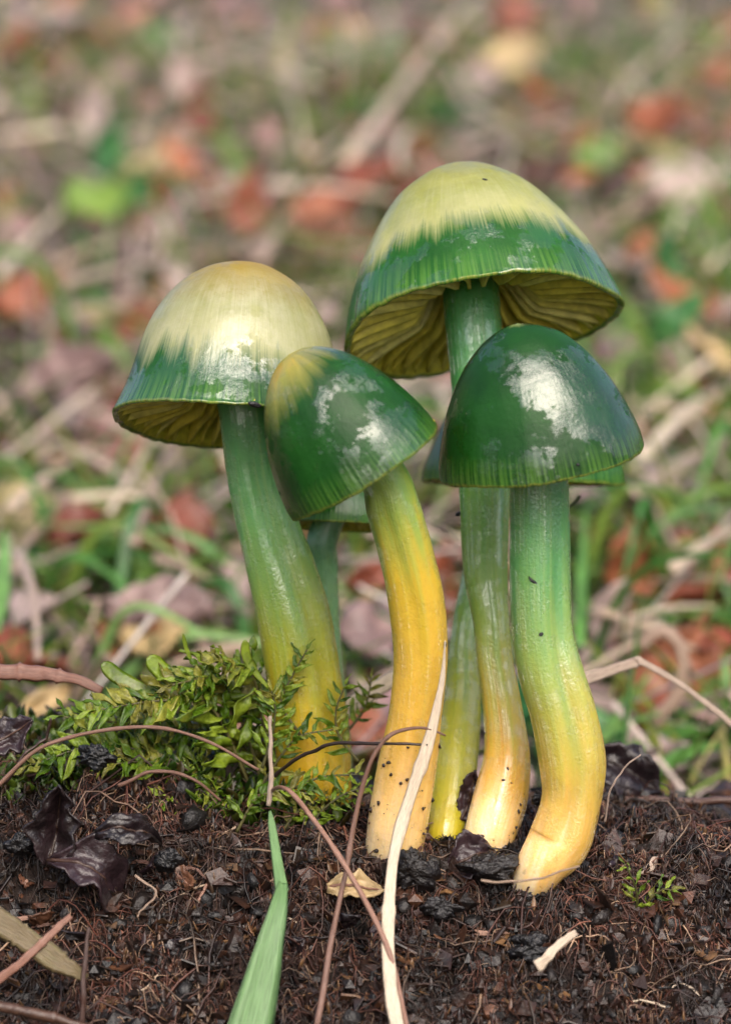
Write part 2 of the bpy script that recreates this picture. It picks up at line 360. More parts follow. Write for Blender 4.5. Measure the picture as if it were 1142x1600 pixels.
# ------------------------------------------------------------------ the setting
def axis(segs):
    out = [segs[0][0]]
    for a, b, st in segs:
        n = max(1, int(round((b - a) / st))); out += list(np.linspace(a, b, n + 1)[1:])
    return np.array(out)
def build_ground():
    xs = axis([(-40, -12, 1.0), (-12, -5.5, 0.2), (-5.5, 5.5, 0.035), (5.5, 12, 0.2), (12, 40, 1.0)])
    ys = axis([(-7, -3, 0.12), (-3, 2.2, 0.035), (2.2, 6.5, 0.15)])
    X, Y = np.meshgrid(xs, ys, indexing='ij')
    Z = bank_s(X, Y)
    live = 1 - sstep(3.5, 6, Y)
    Z = Z + live * (0.34 * fbm(X * 2.1, Y * 2.1, 5, 41) + 0.05 * np.abs(fbm(X * 9, Y * 9, 3, 51)))
    Z = Z - 6 * sstep(34, 40, np.abs(X))
    o = solid('soil_bank', (np.stack([X, Y, Z], -1).reshape(-1, 3), grid_faces(len(xs), len(ys))[:, ::-1]), M['soil'], origin=(0, 0, 0), kind='structure')
    g = axis([(-2500, -300, 220), (-300, -80, 20), (-80, 80, 2.0), (80, 300, 20), (300, 2500, 220)])
    gy = axis([(-1500, -100, 200), (-100, -10, 10), (-10, 100, 1.5), (100, 300, 10), (300, 3500, 200)])
    X, Y = np.meshgrid(g, gy, indexing='ij')
    Z = slope_s(X, Y) - 0.12
    Z = Z - 1.2 * (np.abs(X) < 39) * (Y > -6) * (Y < 4.2)
    Z = Z + 0.5 * fbm(X * 0.4, Y * 0.4, 3, 61) * (Y > 5)
    solid('ground', (np.stack([X, Y, Z], -1).reshape(-1, 3), grid_faces(len(g), len(gy))[:, ::-1]), M['slope'], origin=(0, 0, 0), kind='structure')
build_ground()

# ------------------------------------------------------------------ mushrooms
def cap_frame(cx, cy, Y, ang, lean):
    a = math.radians(ang); l = math.radians(lean)
    ax = RV * (math.sin(a) * math.cos(l)) + UV * (math.cos(a) * math.cos(l)) + FV * math.sin(l)
    x = (RV - ax * RV.dot(ax)).normalized(); y = ax.cross(x)
    c = P(cx, cy, Y)
    R = Matrix((x, y, ax)).transposed().to_4x4()
    return c, ax, R
def mushroom(label, cap, stem_px, ys, mat_cap, mat_stem, ngill, seed, groove=0.0, base_sink=0.3):
    cx, cy, Y, Rpx, Hpx, ang, lean, prof, wob = cap
    r_ = np.random.default_rng(seed)
    sc = depth_scale(Y); R = Rpx * sc; H = Hpx * sc / math.cos(math.radians(lean))
    c, ax, rot = cap_frame(cx, cy, Y, ang, lean)
    # stem centre line: pixels (left, right, y) -> points; ys gives depth at base and top
    n = len(stem_px); pts = []; wid = []
    y0, y1 = stem_px[0][2], stem_px[-1][2]
    for (xl, xr, py) in stem_px:
        t = (py - y0) / (y1 - y0); Yd = ys[0] + (ys[1] - ys[0]) * t
        pts.append(P((xl + xr) / 2, py, Yd)); wid.append((xr - xl) / 2 * depth_scale(Yd))
    base = Vector(pts[0])
    pts = [pts[0] + (pts[0] - pts[1]).normalized() * base_sink + Vector((0, .35, -.3))] + pts + [c + ax * (0.42 * H)]
    wid = [wid[0] * 0.8] + wid + [wid[-1] * 0.95]
    NR, NA = 150, 56
    Cn = catmull(pts, NR); W = catmull([(q, 0, 0) for q in wid], NR)[:, 0]
    th = np.linspace(0, 2 * math.pi, NA, endpoint=False)
    T = np.gradient(Cn, axis=0); T /= np.linalg.norm(T, axis=1, keepdims=True)
    A = np.array([1, 0, 0.]) - T[:, :1] * T; A /= np.linalg.norm(A, axis=1, keepdims=True); B = np.cross(T, A)
    tt = np.linspace(0, 1, NR)[:, None]
    k = 1 + 0.035 * fbm(np.cos(th)[None] * 1.3 + seed, np.sin(th)[None] * 1.3 + tt * 5, 3, seed) * 2
    if groove:                                           # lengthwise furrow on the viewer's side
        dth = (th[None] - (1.5 * math.pi + 0.15 + 0.5 * np.sin(tt * 3 + seed)))
        dth = (dth + math.pi) % (2 * math.pi) - math.pi
        k = k * (1 - groove * np.exp(-(dth / 0.32) ** 2) * sstep(0.06, 0.25, tt) * (1 - sstep(0.75, 0.95, tt)))
    V = Cn[:, None] + A[:, None] * (np.cos(th)[None, :, None] * (k * W[:, None])[..., None]) + B[:, None] * (np.sin(th)[None, :, None] * (k * W[:, None] * 0.92)[..., None])
    root = bpy.data.objects.new('mushroom', None); COL.objects.link(root); root.location = base * S
    root.empty_display_size = 0.01
    tag(root, label, 'mushroom', 'waxcap mushrooms in one cluster')
    me = mesh('stem', V.reshape(-1, 3) - np.array(base), [grid_faces(NR, NA, True), np.arange(NA)[None, ::-1], (np.arange(NA) + (NR - 1) * NA)[None]], mat_stem)
    attr(me, 'stco', np.stack([np.broadcast_to(np.cos(th)[None], (NR, NA)), np.broadcast_to(np.sin(th)[None], (NR, NA)), np.broadcast_to(tt, (NR, NA))], -1).reshape(-1, 3))
    link('stem', me, root)
    # cap
    NT, NP = 300, 70
    pr = catmull([(a, 0, b) for a, b in prof], 400)[:, [0, 2]]
    L = np.concatenate([[0], np.cumsum(np.hypot(np.diff(pr[:, 0] * R), np.diff(pr[:, 1] * H)))]); L /= L[-1]
    s = np.linspace(0, 1, NP) ** 0.9
    ro = np.interp(s, L, pr[:, 0]); zo = np.interp(s, L, pr[:, 1])
    ro[0] = 0.0
    order = np.argsort(pr[:, 0]); zf = lambda r: np.interp(r, pr[order, 0], pr[order, 1])
    inner_r = np.concatenate([[0.992, 0.975, 0.95], np.linspace(0.92, 0.12, 22)])
    inner_z = np.concatenate([[-0.012, -0.012, 0.0], np.minimum(0.66 * zf(inner_r[3:]), 0.52) * sstep(0.99, 0.80, inner_r[3:])])
    rr = np.concatenate([ro, inner_r]) * R; zz = np.concatenate([zo, inner_z]) * H
    ss = np.concatenate([s, np.full(len(inner_r), 1.0)])
    th = np.linspace(0, 2 * math.pi, NT, endpoint=False)
    def wave(thx): return wob[0] * np.sin(thx + wob[1]) + wob[2] * np.sin(2 * thx + wob[3]) + wob[4] * np.sin(5 * thx + wob[5])
    wgt = np.concatenate([s ** 2.5, inner_r ** 1.5])
    k = 1 + 0.03 * fbm(np.cos(th) * 1.1 + seed * 3.3, np.sin(th) * 1.1, 3, seed)[None] * 2 * np.minimum(1, ss[:, None] * 1.5)
    rib = 0.0028 * np.sin(th * 84 + 3 * np.sin(th * 5)) * (0.6 + 0.8 * fbm(np.cos(th) * 9, np.sin(th) * 9, 2, 3))
    rw = np.concatenate([sstep(0.72, 0.95, s), np.zeros(len(inner_r))])
    rad = rr[:, None] * (k + rib[None] * rw[:, None])
    frill = 0.010 * fbm(np.cos(th) * 14, np.sin(th) * 14, 3, seed + 9)
    Zc = zz[:, None] + wgt[:, None] * (wave(th)[None] * R + frill[None] * R * 1.5)
    Xc = rad * np.cos(th)[None]; Yc = rad * np.sin(th)[None]
    lump = 0.03 * R * fbm(Xc / R * 1.7 + seed, Yc / R * 1.7, 3, seed + 2)
    Zc = Zc + lump * (ss[:, None] < 1)
    NPt = len(rr)
    Vc = np.stack([Xc, Yc, Zc], -1)
    me = mesh('cap', Vc.reshape(-1, 3), grid_faces(NPt, NT, True)[:, ::-1], mat_cap)
    me.materials.append(M['under'])
    mi = np.zeros((NPt - 1, NT), np.int32); mi[NP + 2:] = 1; me.polygons.foreach_set('material_index', mi.ravel())
    attr(me, 'capco', np.stack([np.broadcast_to(np.cos(th)[None], (NPt, NT)), np.broadcast_to(np.sin(th)[None], (NPt, NT)), np.broadcast_to(ss[:, None], (NPt, NT))], -1).reshape(-1, 3))
    co = link('cap', me, root)
    co.matrix_local = Matrix.Translation((c - base) * S) @ rot
    # gills, each a thin wavy plate under the cap
    for g in range(ngill):
        a0 = 2 * math.pi * (g + r_.uniform(-0.2, 0.2)) / ngill
        long = g % 2 == 0
        r = np.linspace(0.955, 0.205 if long else r_.uniform(0.5, 0.68), 13)
        zt = np.minimum(0.70 * zf(r), 0.54) * sstep(0.995, 0.80, r) + 0.01
        zb = np.minimum(zt - 0.012, ((0.17 if long else 0.27) + r_.uniform(-.015, .015)) * (1 - r) ** 0.8 - 0.008 + 0.22 * sstep(0.48, 0.2, r))
        hh = np.linspace(0, 1, 4)
        z = zt[:, None] * (1 - hh)[None] + zb[:, None] * hh[None]
        z = z * H + (r ** 1.5)[:, None] * wave(a0) * R
        da = 0.014 * np.sin(r * 9 + r_.uniform(0, 6))[:, None] * (0.3 + hh[None]) * r_.uniform(0.3, 1.3) + 0.02 * r_.standard_normal() * hh[None] 
        rrg = (r * R)[:, None]
        Gd = np.stack([rrg * np.cos(a0 + da), rrg * np.sin(a0 + da), z], -1)
        Vg, Fg = sheet(Gd, 0.036 if long else 0.026)
        go = link('gill', mesh('gill', Vg, Fg, M['gill']), co)
    return dict(root=root, C=Cn, W=W, c=c, ax=ax)

PD = [(0, 1), (.15, .985), (.3, .935), (.5, .81), (.68, .62), (.83, .405), (.93, .20), (.985, .05), (1, 0)]
PA = [(0, 1), (.2, .98), (.42, .895), (.60, .76), (.72, .61), (.79, .47), (.845, .32), (.915, .15), (.98, .03), (1, 0)]
PB = [(0, 1), (.2, .97), (.42, .88), (.64, .71), (.82, .49), (.93, .27), (.985, .10), (1, 0)]
PE = [(0, 1), (.2, .965), (.42, .87), (.63, .70), (.80, .49), (.915, .27), (.98, .11), (1, 0)]
W0 = (0, 0, .012, .5, .006, 1)
capD = cap_mat('cap_skin_tall', '2a6820', '1b4e1a', '92983a', 'acae68', 0.83, 0.065, 0.20, 0.15, math.radians(270), 0.13, apex='98934a', frost='bcba86')
capA = cap_mat('cap_skin_side', '245c22', '17461c', 'a8a680', '90905a', 0.74, 0.075, 0.20, 0.03, math.radians(180), 0.22, apex='a5861a', frost='c0c094')
capB = cap_mat('cap_skin_small', '20581c', '133f15', 'c29c14', 'a09c30', 0.25, 0.15, 0.16, -0.12, math.radians(175), 0.16)
capE = cap_mat('cap_skin_green', '1d5219', '103a12', '4a7a3a', '3a7038', 0.03, 0.03, 0.05, 0, 0, 0.05)
capF = cap_mat('cap_skin_back', '2a6a26', '1c5420', '4a7a3a', '3a7038', 0.03, 0.03, 0.05, 0, 0, 0.05, 0.25)
stA = stem_mat('stem_skin_a', [(0, 'c89420'), (.2, 'bc9c1c'), (.36, '98982a'), (.52, '7c9846'), (.72, '62985a'), (1, '3f8450')])
stB = stem_mat('stem_skin_b', [(0, 'f2dcb0'), (.2, 'e6bc74'), (.32, 'cca244'), (.6, 'bca02c'), (.76, '8ca044'), (1, '5e9452')])
stD = stem_mat('stem_skin_d', [(0, 'f2deb4'), (.16, 'e6be7c'), (.26, 'cc9c34'), (.38, 'aa9e38'), (.52, '889c3c'), (.70, '6a9844'), (.82, '46884a'), (1, '3a7c46')])
stE = stem_mat('stem_skin_e', [(0, 'f4e0b8'), (.12, 'e8bc74'), (.26, 'c8a04c'), (.44, 'a69a3c'), (.64, '80984c'), (.82, '528a50'), (1, '3e7a4a')])
stF = stem_mat('stem_skin_f', [(0, 'c0a824'), (.3, 'a8a020'), (.5, '8c9020'), (.7, '5a8434'), (1, '386e3c')], '94a83c')
stC = stem_mat('stem_skin_c', [(0, '9aa040'), (.4, '78a070'), (1, '46865e')], '8ab890')

mA = mushroom('mushroom with cream-crowned bell cap, green margin and a mossy foot', (364, 662, 0.45, 193, 254, 3, 8, PA, (.02, 2.6, .02, .5, .006, 1)),
    [(440, 550, 1265), (428, 545, 1150), (416, 533, 1050), (403, 519, 970), (388, 496, 900), (372, 470, 830), (355, 446, 740), (342, 432, 640)], (0.35, 0.4), capA, stA, 56, 1, 0.18)
mB = mushroom('small mushroom with green conical cap, orange-yellow tip, on a curved yellow stem', (572, 735, -1.3, 136, 215, -33.6, -9, PB, W0),
    [(570, 664, 1318), (588, 683, 1207), (607, 691, 1120), (615, 699, 1030), (607, 694, 945), (592, 677, 870), (572, 655, 795), (558, 632, 740)], (-0.72, -1.15), capB, stB, 56, 2, 0.12)
mC = mushroom('little mushroom tucked between two stems, its dark green cap mostly hidden', (532, 822, 1.5, 86, 125, 2, 6, PE, W0),
    [(492, 550, 1180), (487, 537, 1050), (482, 530, 960), (480, 528, 880), (480, 528, 840)], (1.6, 1.5), capF, stC, 48, 3)
mD = mushroom('tallest mushroom with wide yellow-cream cap, green rim and yellow gills', (752, 508, 1.35, 221, 252, -9, 14, PD, (.02, 2.9, .045, -.9, .012, 1)),
    [(722, 800, 1322), (738, 824, 1250), (755, 828, 1180), (753, 814, 1101), (744, 800, 1030), (738, 796, 970), (723, 793, 889), (716, 797, 757), (705, 790, 600), (693, 780, 470)], (-0.45, 1.3), capD, stD, 58, 4, 0.10)
mE = mushroom('mushroom with wholly dark green glossy cap and foot bent to one side', (845, 722, -0.8, 160, 216, -10.5, -11, PE, (.0, 0, .02, .8, .006, 1)),
    [(803, 880, 1360), (824, 924, 1312), (844, 939, 1250), (840, 945, 1190), (826, 930, 1114), (808, 910, 1050), (800, 896, 990), (797, 891, 900), (797, 887, 757)], (-1.15, -0.8), capE, stE, 60, 5, 0.22)
mF = mushroom('half-hidden mushroom with flat-edged green cap and slanting olive stem', (816, 754, 2.4, 158, 190, 1, 1, PE, W0),
    [(664, 722, 1318), (668, 738, 1262), (676, 748, 1180), (694, 752, 1090), (703, 745, 1000), (722, 770, 900), (750, 800, 800)], (-0.2, 2.2), capF, stF, 56, 6)

# ------------------------------------------------------------------ soil crumbs, rootlets, flakes
ICO_V = np.array([(0, 1, 1.618), (0, -1, 1.618), (0, 1, -1.618), (0, -1, -1.618), (1, 1.618, 0), (-1, 1.618, 0), (1, -1.618, 0), (-1, -1.618, 0), (1.618, 0, 1), (-1.618, 0, 1), (1.618, 0, -1), (-1.618, 0, -1)]) / 1.9
ICO_F = np.array([(0, 1, 8), (0, 9, 1), (0, 8, 4), (0, 5, 9), (0, 4, 5), (1, 6, 8), (1, 9, 7), (1, 7, 6), (2, 10, 3), (2, 3, 11), (2, 4, 10), (2, 11, 5), (2, 5, 4), (3, 10, 6), (3, 6, 7), (3, 7, 11), (8, 6, 10), (8, 10, 4), (9, 5, 11), (9, 11, 7)])
def bank_z(x, y):
    return bank_s(x, y) + 0.34 * fbm(np.asarray(x) * 2.1, np.asarray(y) * 2.1, 5, 41)
def scatter(n, x0, x1, y0, y1):
    x = rng.uniform(x0, x1, n); y = rng.uniform(y0, y1, n); return x, y, bank_z(x, y)
def crumbs(n, x0, x1, y0, y1, r0, r1):
    x, y, z = scatter(n, x0, x1, y0, y1)
    r = r0 * (r1 / r0) ** (rng.random(n) ** 2.2)
    V = ICO_V[None] * rng.uniform(0.35, 1.6, (n, 12, 1)) * r[:, None, None] * rng.uniform(0.4, 1.7, (n, 1, 3))
    V = V + np.stack([x, y, z + r * 0.3], -1)[:, None]
    F = ICO_F[None] + (np.arange(n) * 12)[:, None, None]
    return V.reshape(-1, 3), F.reshape(-1, 3)
b = Bag(); b.add(*crumbs(22000, -5.5, 5.5, -3.2, 1.8, 0.010, 0.075)); b.add(*crumbs(2500, -14, 14, -5, 3.5, 0.05, 0.16))
for m_ in (mA, mB, mD, mE, mF):
    q = m_['C'][10]; n = 420; a = rng.uniform(0, 6.283, n); rr = m_['W'][12] * (0.75 + 0.9 * rng.random(n) ** 1.5)
    x = q[0] + np.cos(a) * rr; y = q[1] + np.sin(a) * rr; z = bank_z(x, y) + 0.12 * np.exp(-((rr / m_['W'][12] - .9) / .5) ** 2) * rng.random(n)
    r = .012 * 6 ** rng.random(n); V = ICO_V[None] * rng.uniform(.4, 1.5, (n, 12, 1)) * r[:, None, None] + np.stack([x, y, z], -1)[:, None]
    b.add(V.reshape(-1, 3), (ICO_F[None] + (np.arange(n) * 12)[:, None, None]).reshape(-1, 3))
solid('soil_crumbs', b.get(), M['humus_bits'], origin=(0, 0, 0), label='dark crumbs of humus covering the soil bank', cat='soil crumbs', kind='stuff', smooth=False)
def fibres(n, x0, x1, y0, y1, l0, l1, r0, r1, lift=0.05):
    x, y, z = scatter(n, x0, x1, y0, y1); K = 9
    a = rng.uniform(0, 2 * math.pi, n); L = rng.uniform(l0, l1, n); cv = rng.normal(0, 1.6, n)
    t = np.linspace(0, 1, K)
    ang = a[:, None] + cv[:, None] * t[None] + rng.normal(0, .35, (n, K)).cumsum(1) * 0.5
    px = x[:, None] + np.cumsum(np.cos(ang), 1) * (L / K)[:, None]; pv = np.cumsum(np.sin(ang), 1) * (L / K)[:, None]
    py = y[:, None] + pv * 0.7
    pz = bank_z(px, py) + lift * np.sin(t * math.pi)[None] * rng.uniform(0, 3, (n, 1)) + 0.012
    C = np.stack([px, py, pz], -1)
    r = rng.uniform(r0, r1, n)[:, None] * (1 - 0.6 * t[None])
    T = np.gradient(C, axis=1); T /= np.linalg.norm(T, axis=-1, keepdims=True) + 1e-9
    U = np.array([0.2, -0.6, 0.77]); A = np.cross(T, U); A /= np.linalg.norm(A, axis=-1, keepdims=True) + 1e-9; B = np.cross(A, T)
    q = np.array([0, 2.094, 4.188])
    V = C[:, :, None] + (A[:, :, None] * np.cos(q)[:, None] + B[:, :, None] * np.sin(q)[:, None]) * r[:, :, None, None]
    F = grid_faces(K, 3, True)[None] + (np.arange(n) * K * 3)[:, None, None]
    return V.reshape(-1, 3), F.reshape(-1, 4)
b = Bag(); b.add(*crumbs(2200, -5.4, 5.4, -3.2, 1.2, 0.03, 0.10)); 
solid('soil_clods', b.get(), M['clods'], origin=(0, 0, 0), label='wet black clods of humus scattered in the soil bank', cat='soil clods', kind='stuff')
b = Bag(); b.add(*fibres(4200, -5.2, 5.2, -3.2, 1.4, 0.2, 0.9, 0.004, 0.012)); b.add(*fibres(9000, -5.2, 5.2, -3.2, 1.4, 0.08, 0.30, 0.004, 0.011, 0.06)); b.add(*fibres(350, -5, 5, -2.8, 1.0, 0.6, 1.8, 0.008, 0.02, 0.1))
b.add(*fibres(400, -16, 16, -5, 3, 0.6, 2.0, 0.01, 0.025, 0.1))
solid('rootlets', b.get(), M['roots'], origin=(0, 0, 0), label='tangled fine rootlets threading through the dark soil', cat='rootlets', kind='stuff')
def flakes(n, x0, x1, y0, y1, r0, r1):
    x, y, z = scatter(n, x0, x1, y0, y1); r = rng.uniform(r0, r1, n)
    g = np.array([(-1, -.5), (0, -.65), (1, -.4), (-1.1, .4), (.1, .6), (.9, .5)])
    L = np.zeros((n, 6, 3)); L[:, :, :2] = g * rng.uniform(.6, 1.25, (n, 6, 2)); L[:, :, 2] = rng.uniform(-.35, .35, (n, 6))
    L2 = L.copy(); L2[:, :, 2] -= 0.1
    L = np.concatenate([L, L2], 1) * r[:, None, None]
    e = rng.uniform(0, 2 * math.pi, n); tx = rng.normal(0.5, .5, n)
    c, s = np.cos(tx)[:, None], np.sin(tx)[:, None]; yy = L[:, :, 1] * c - L[:, :, 2] * s; zz = L[:, :, 1] * s + L[:, :, 2] * c
    c, s = np.cos(e)[:, None], np.sin(e)[:, None]; X = L[:, :, 0] * c - yy * s; Yv = L[:, :, 0] * s + yy * c
    V = np.stack([X + x[:, None], Yv + y[:, None], zz + z[:, None] + 0.03], -1)
    f = np.array([(0, 1, 4, 3), (1, 2, 5, 4)]); f = np.concatenate([f, f[:, ::-1] + 6, [(0, 6, 7, 1), (1, 7, 8, 2), (2, 8, 11, 5), (5, 11, 10, 4), (4, 10, 9, 3), (3, 9, 6, 0)]])
    return V.reshape(-1, 3), (f[None] + (np.arange(n) * 12)[:, None, None]).reshape(-1, 4)
b = Bag(); b.add(*flakes(2600, -5.2, 5.2, -3.2, 1.6, 0.03, 0.13)); b.add(*flakes(260, -5, 5, -2.6, 1.2, 0.10, 0.24)); b.add(*flakes(900, -16, 16, -5, 3.5, 0.08, 0.2))
solid('leaf_flakes', b.get(), M['flakes'], origin=(0, 0, 0), label='brown crumbled leaf flakes strewn over the soil', cat='leaf flakes', kind='stuff', smooth=False)

# ------------------------------------------------------------------ moss
def leaf_grid(L, Wd, nu=9, nv=5, curl=0.3, fold=0.25, power=0.8, tip=1.0):
    u = np.linspace(0, 1, nu); v = np.linspace(-1, 1, nv)
    prof = np.sin(np.pi * np.clip(u, 0.02, 0.985) ** power) ** 0.75
    G = np.zeros((nu, nv, 3)); G[:, :, 0] = u[:, None] * L
    G[:, :, 1] = v[None] * prof[:, None] * Wd
    G[:, :, 2] = fold * np.abs(v)[None] * prof[:, None] * Wd + curl * L * (u ** 2)[:, None]
    return G
def wavy(G, i):
    u = np.linspace(0, 1, G.shape[0])[:, None]; v = np.linspace(-1, 1, G.shape[1])[None]
    G[:, :, 2] += .09 * np.sin(u * (7 + i) + i) * v + .10 * fbm(u * 4 + i * 3, v, 2, i); G[:, :, 1] += .12 * np.sin(u * 3 + i * 1.7) * u; return G
moss_meshes = []
for i in range(8):
    V, F = sheet(wavy(leaf_grid(1.0, rnd.uniform(.09, .16), 10, 5, rnd.uniform(-.45, .35), rnd.uniform(.1, .8), rnd.uniform(.7, 1.0)), i), 0.02)
    moss_meshes.append(mesh('moss_leaf', V, F, M['moss']))
def place_leaf(name, me, parent, base_pt, direction, normal, scale):
    x = Vector(direction).normalized(); z = Vector(normal); z = (z - x * z.dot(x)).normalized(); y = z.cross(x)
    o = link(name, me, parent)
    o.matrix_local = Matrix.Translation(Vector(base_pt) * S) @ Matrix((x, y, z)).transposed().to_4x4() @ Matrix.Scale(scale, 4)
    return o
def moss_shoot(label, pts, llen, n, group='moss shoots'):
    C = catmull(pts, 40); base = C[0]
    root = bpy.data.objects.new('moss_shoot', None); COL.objects.link(root); root.location = Vector(base) * S; root.empty_display_size = 0.005
    tag(root, label, 'moss', group)
    solid('stem', sweep(C - base, np.linspace(0.018, 0.008, 40), np.linspace(0.018, 0.008, 40)), M['moss_stem'], root)
    T = np.gradient(C, axis=0)
    n = int(n * 1.6)
    for k in range(n):
        q = 0.12 + 0.88 * (k + 0.5) / n; i = min(39, int(q * 39)); t = Vector(T[i]).normalized()
        side = t.cross(Vector((0, -0.55, 0.83))).normalized() * (1 if k % 2 else -1)
        upv = side.cross(t).normalized()
        if upv.z < 0: upv = -upv
        d = side * rnd.uniform(.6, 1.0) + t * rnd.uniform(.4, .9) + upv * rnd.uniform(-.15, .4)
        place_leaf('leaf', rnd.choice(moss_meshes), root, C[i] - base, d, upv + Vector((rnd.uniform(-.3, .3), -0.35, 0)), 1.8 * llen * (1.0 - 0.4 * q) * rnd.uniform(.75, 1.2))
    place_leaf('leaf', moss_meshes[0], root, C[-1] - base, T[-1], (0, -.5, .8), llen * 0.8)
    return root
ML = 'leafy green moss shoot sprawling at the foot of the cream-crowned mushroom'
shoots = [([(400, 1150), (330, 1105), (250, 1095), (150, 1110)], .30, 22), ([(420, 1130), (360, 1085), (300, 1075), (215, 1095)], .28, 22),
          ([(350, 1170), (270, 1150), (190, 1130), (100, 1120)], .27, 24), ([(330, 1220), (240, 1180), (150, 1165), (50, 1195)], .27, 24),
          ([(430, 1110), (400, 1070), (370, 1045), (340, 1035)], .24, 14), 
          ([(420, 1190), (370, 1150), (310, 1140), (240, 1140)], .27, 20), ([(370, 1230), (300, 1205), (230, 1190), (170, 1195)], .25, 18),
          ([(390, 1100), (350, 1070), (320, 1060), (270, 1070)], .26, 16), 
          ([(400, 1270), (350, 1240), (300, 1235), (250, 1250)], .22, 16),
          ([(470, 1150), (440, 1100), (455, 1060), (480, 1015)], .17, 10), ([(450, 1110), (420, 1090), (400, 1085), (370, 1100)], .25, 12),
          ([(560, 1190), (530, 1150), (525, 1110), (540, 1070)], .16, 8), ([(545, 1140), (565, 1115), (575, 1090), (580, 1060)], .15, 8)]
front_moss = [([(400, 1240), (440, 1180), (470, 1150), (520, 1140)], .16, 10), ([(420, 1290), (450, 1240), (500, 1215), (560, 1210)], .16, 12), ([(440, 1300), (470, 1265), (515, 1245), (550, 1250)], .15, 10),
              ([(410, 1200), (425, 1150), (430, 1110), (425, 1080)], .17, 9), ([(480, 1310), (500, 1270), (540, 1240), (575, 1230)], .14, 9), ([(370, 1300), (400, 1250), (440, 1235), (480, 1240)], .17, 12)]
for j, (px, ll, n) in enumerate(front_moss):
    moss_shoot('leafy moss shoot creeping across the foot of the thick mossy stem', [P(x, y, -.25 - .06 * j) for x, y in px], ll, n, 'moss shoots over the thick foot')
for i, (px, ll, n) in enumerate(shoots):
    Yb = 0.15 + 0.25 * (i % 3) - (0.5 if px[0][1] > 1240 else 0)
    if i == 9: Yb = -0.05
    if i == 11: Yb = 0.0
    if i == 12: Yb = 0.9
    lab = ML
    if i == 9: lab = 'thin moss shoot standing up against the mossy-footed thick stem'
    if i == 11: lab = 'thin moss shoot crossing the edge of the thick stem foot'
    if i == 12: lab = 'small dark moss shoot between the thick stem and the curved yellow stem'
    ptsw = [P(x, y, Yb - 0.22 * j * (1 if i < 9 else 0)) for j, (x, y) in enumerate(px)]
    h0 = ptsw[0]; h0.z = min(h0.z, float(bank_z(h0.x, h0.y)) + 0.02) if i < 9 else h0.z
    moss_shoot(lab, ptsw, ll, n, 'moss shoots' if lab == ML else None)
# broad strap-like lobes that stand above the moss
for j, pp in enumerate([[(262, 1085), (215, 1072), (185, 1058), (160, 1036)], [(330, 1090), (290, 1070), (255, 1050), (232, 1026)], [(335, 1062), (305, 1040), (292, 1015), (286, 990)], [(420, 1075), (398, 1050), (385, 1025), (383, 1000)]]):
    C = catmull([P(x, y, -0.15 + .1 * j) for x, y in pp], 22); wmax = (0.085, 0.1, 0.022, 0.05)[j]
    t = np.linspace(0, 1, 22); wd = wmax * (0.35 + 0.65 * sstep(0, .55, t)) * np.sqrt(np.clip(1 - ((t - .8) / .21).clip(0, 1) ** 2, 0.02, 1))
    o = solid('moss_lobe', sweep(C, wd, 0.02 + 0 * t, SEC_BLADE, (0.1, -.9, .5)), M['moss'], origin=C[0])
    tag(o, ('rounded green strap-shaped leaf rising from moss beside pinkish straw', 'broad rounded moss leaf next to the first strap-shaped one', 'thin upright moss tip above the leafy shoots', 'pointed moss leaf rising beside the mossy stem')[j], 'moss leaf')
# short carpet under the shoots
def moss_carpet(n):
    x = rng.normal(-2.1, 1.15, n); y = rng.uniform(-0.35, 1.8, n); keep = (x < -0.2) & (x > -5.5); x, y = x[keep], y[keep]; n = len(x)
    z = bank_z(x, y); G = leaf_grid(1, .3, 5, 3, .25, .3)
    V0, F0 = sheet(G, 0.03)
    L = rng.uniform(.08, .24, n); az = rng.uniform(0, 2 * math.pi, n); el = rng.uniform(0.1, 1.2, n)
    V = V0[None] * L[:, None, None]
    c, s = np.cos(el)[:, None], np.sin(el)[:, None]; X = V[:, :, 0] * c - V[:, :, 2] * s; Z = V[:, :, 0] * s + V[:, :, 2] * c
    c, s = np.cos(az)[:, None], np.sin(az)[:, None]
    W = np.stack([X * c - V[:, :, 1] * s + x[:, None], X * s + V[:, :, 1] * c + y[:, None], Z + z[:, None] + rng.uniform(0, .14, n)[:, None]], -1)
    return W.reshape(-1, 3), (F0[None] + (np.arange(n) * len(V0))[:, None, None]).reshape(-1, 4)
def fluff(n):
    x = rng.uniform(-5.3, 5.3, n); y = rng.uniform(-3.1, 1.2, n); z = bank_z(x, y); V0, F0 = sheet(leaf_grid(1, .16, 4, 3, .3, .3), 0.04)
    L = rng.uniform(.05, .16, n); az = rng.uniform(0, 2 * math.pi, n); el = rng.uniform(-.2, 1.3, n); V = V0[None] * L[:, None, None]
    c, s = np.cos(el)[:, None], np.sin(el)[:, None]; X = V[:, :, 0] * c - V[:, :, 2] * s; Z = V[:, :, 0] * s + V[:, :, 2] * c
    c, s = np.cos(az)[:, None], np.sin(az)[:, None]
    W = np.stack([X * c - V[:, :, 1] * s + x[:, None], X * s + V[:, :, 1] * c + y[:, None], Z + z[:, None] + rng.uniform(0, .08, n)[:, None]], -1)
    return W.reshape(-1, 3), (F0[None] + (np.arange(n) * len(V0))[:, None, None]).reshape(-1, 4)
solid('dead_moss', fluff(13000), M['flakes'], origin=(0, 0, 0), label='brown withered moss fluff all over the soil bank', cat='dead moss', kind='stuff')
solid('moss_carpet', moss_carpet(4200), M['moss_dark'], origin=(0, 0, 0), label='low dark green moss carpet on the hump of soil', cat='moss', kind='stuff')

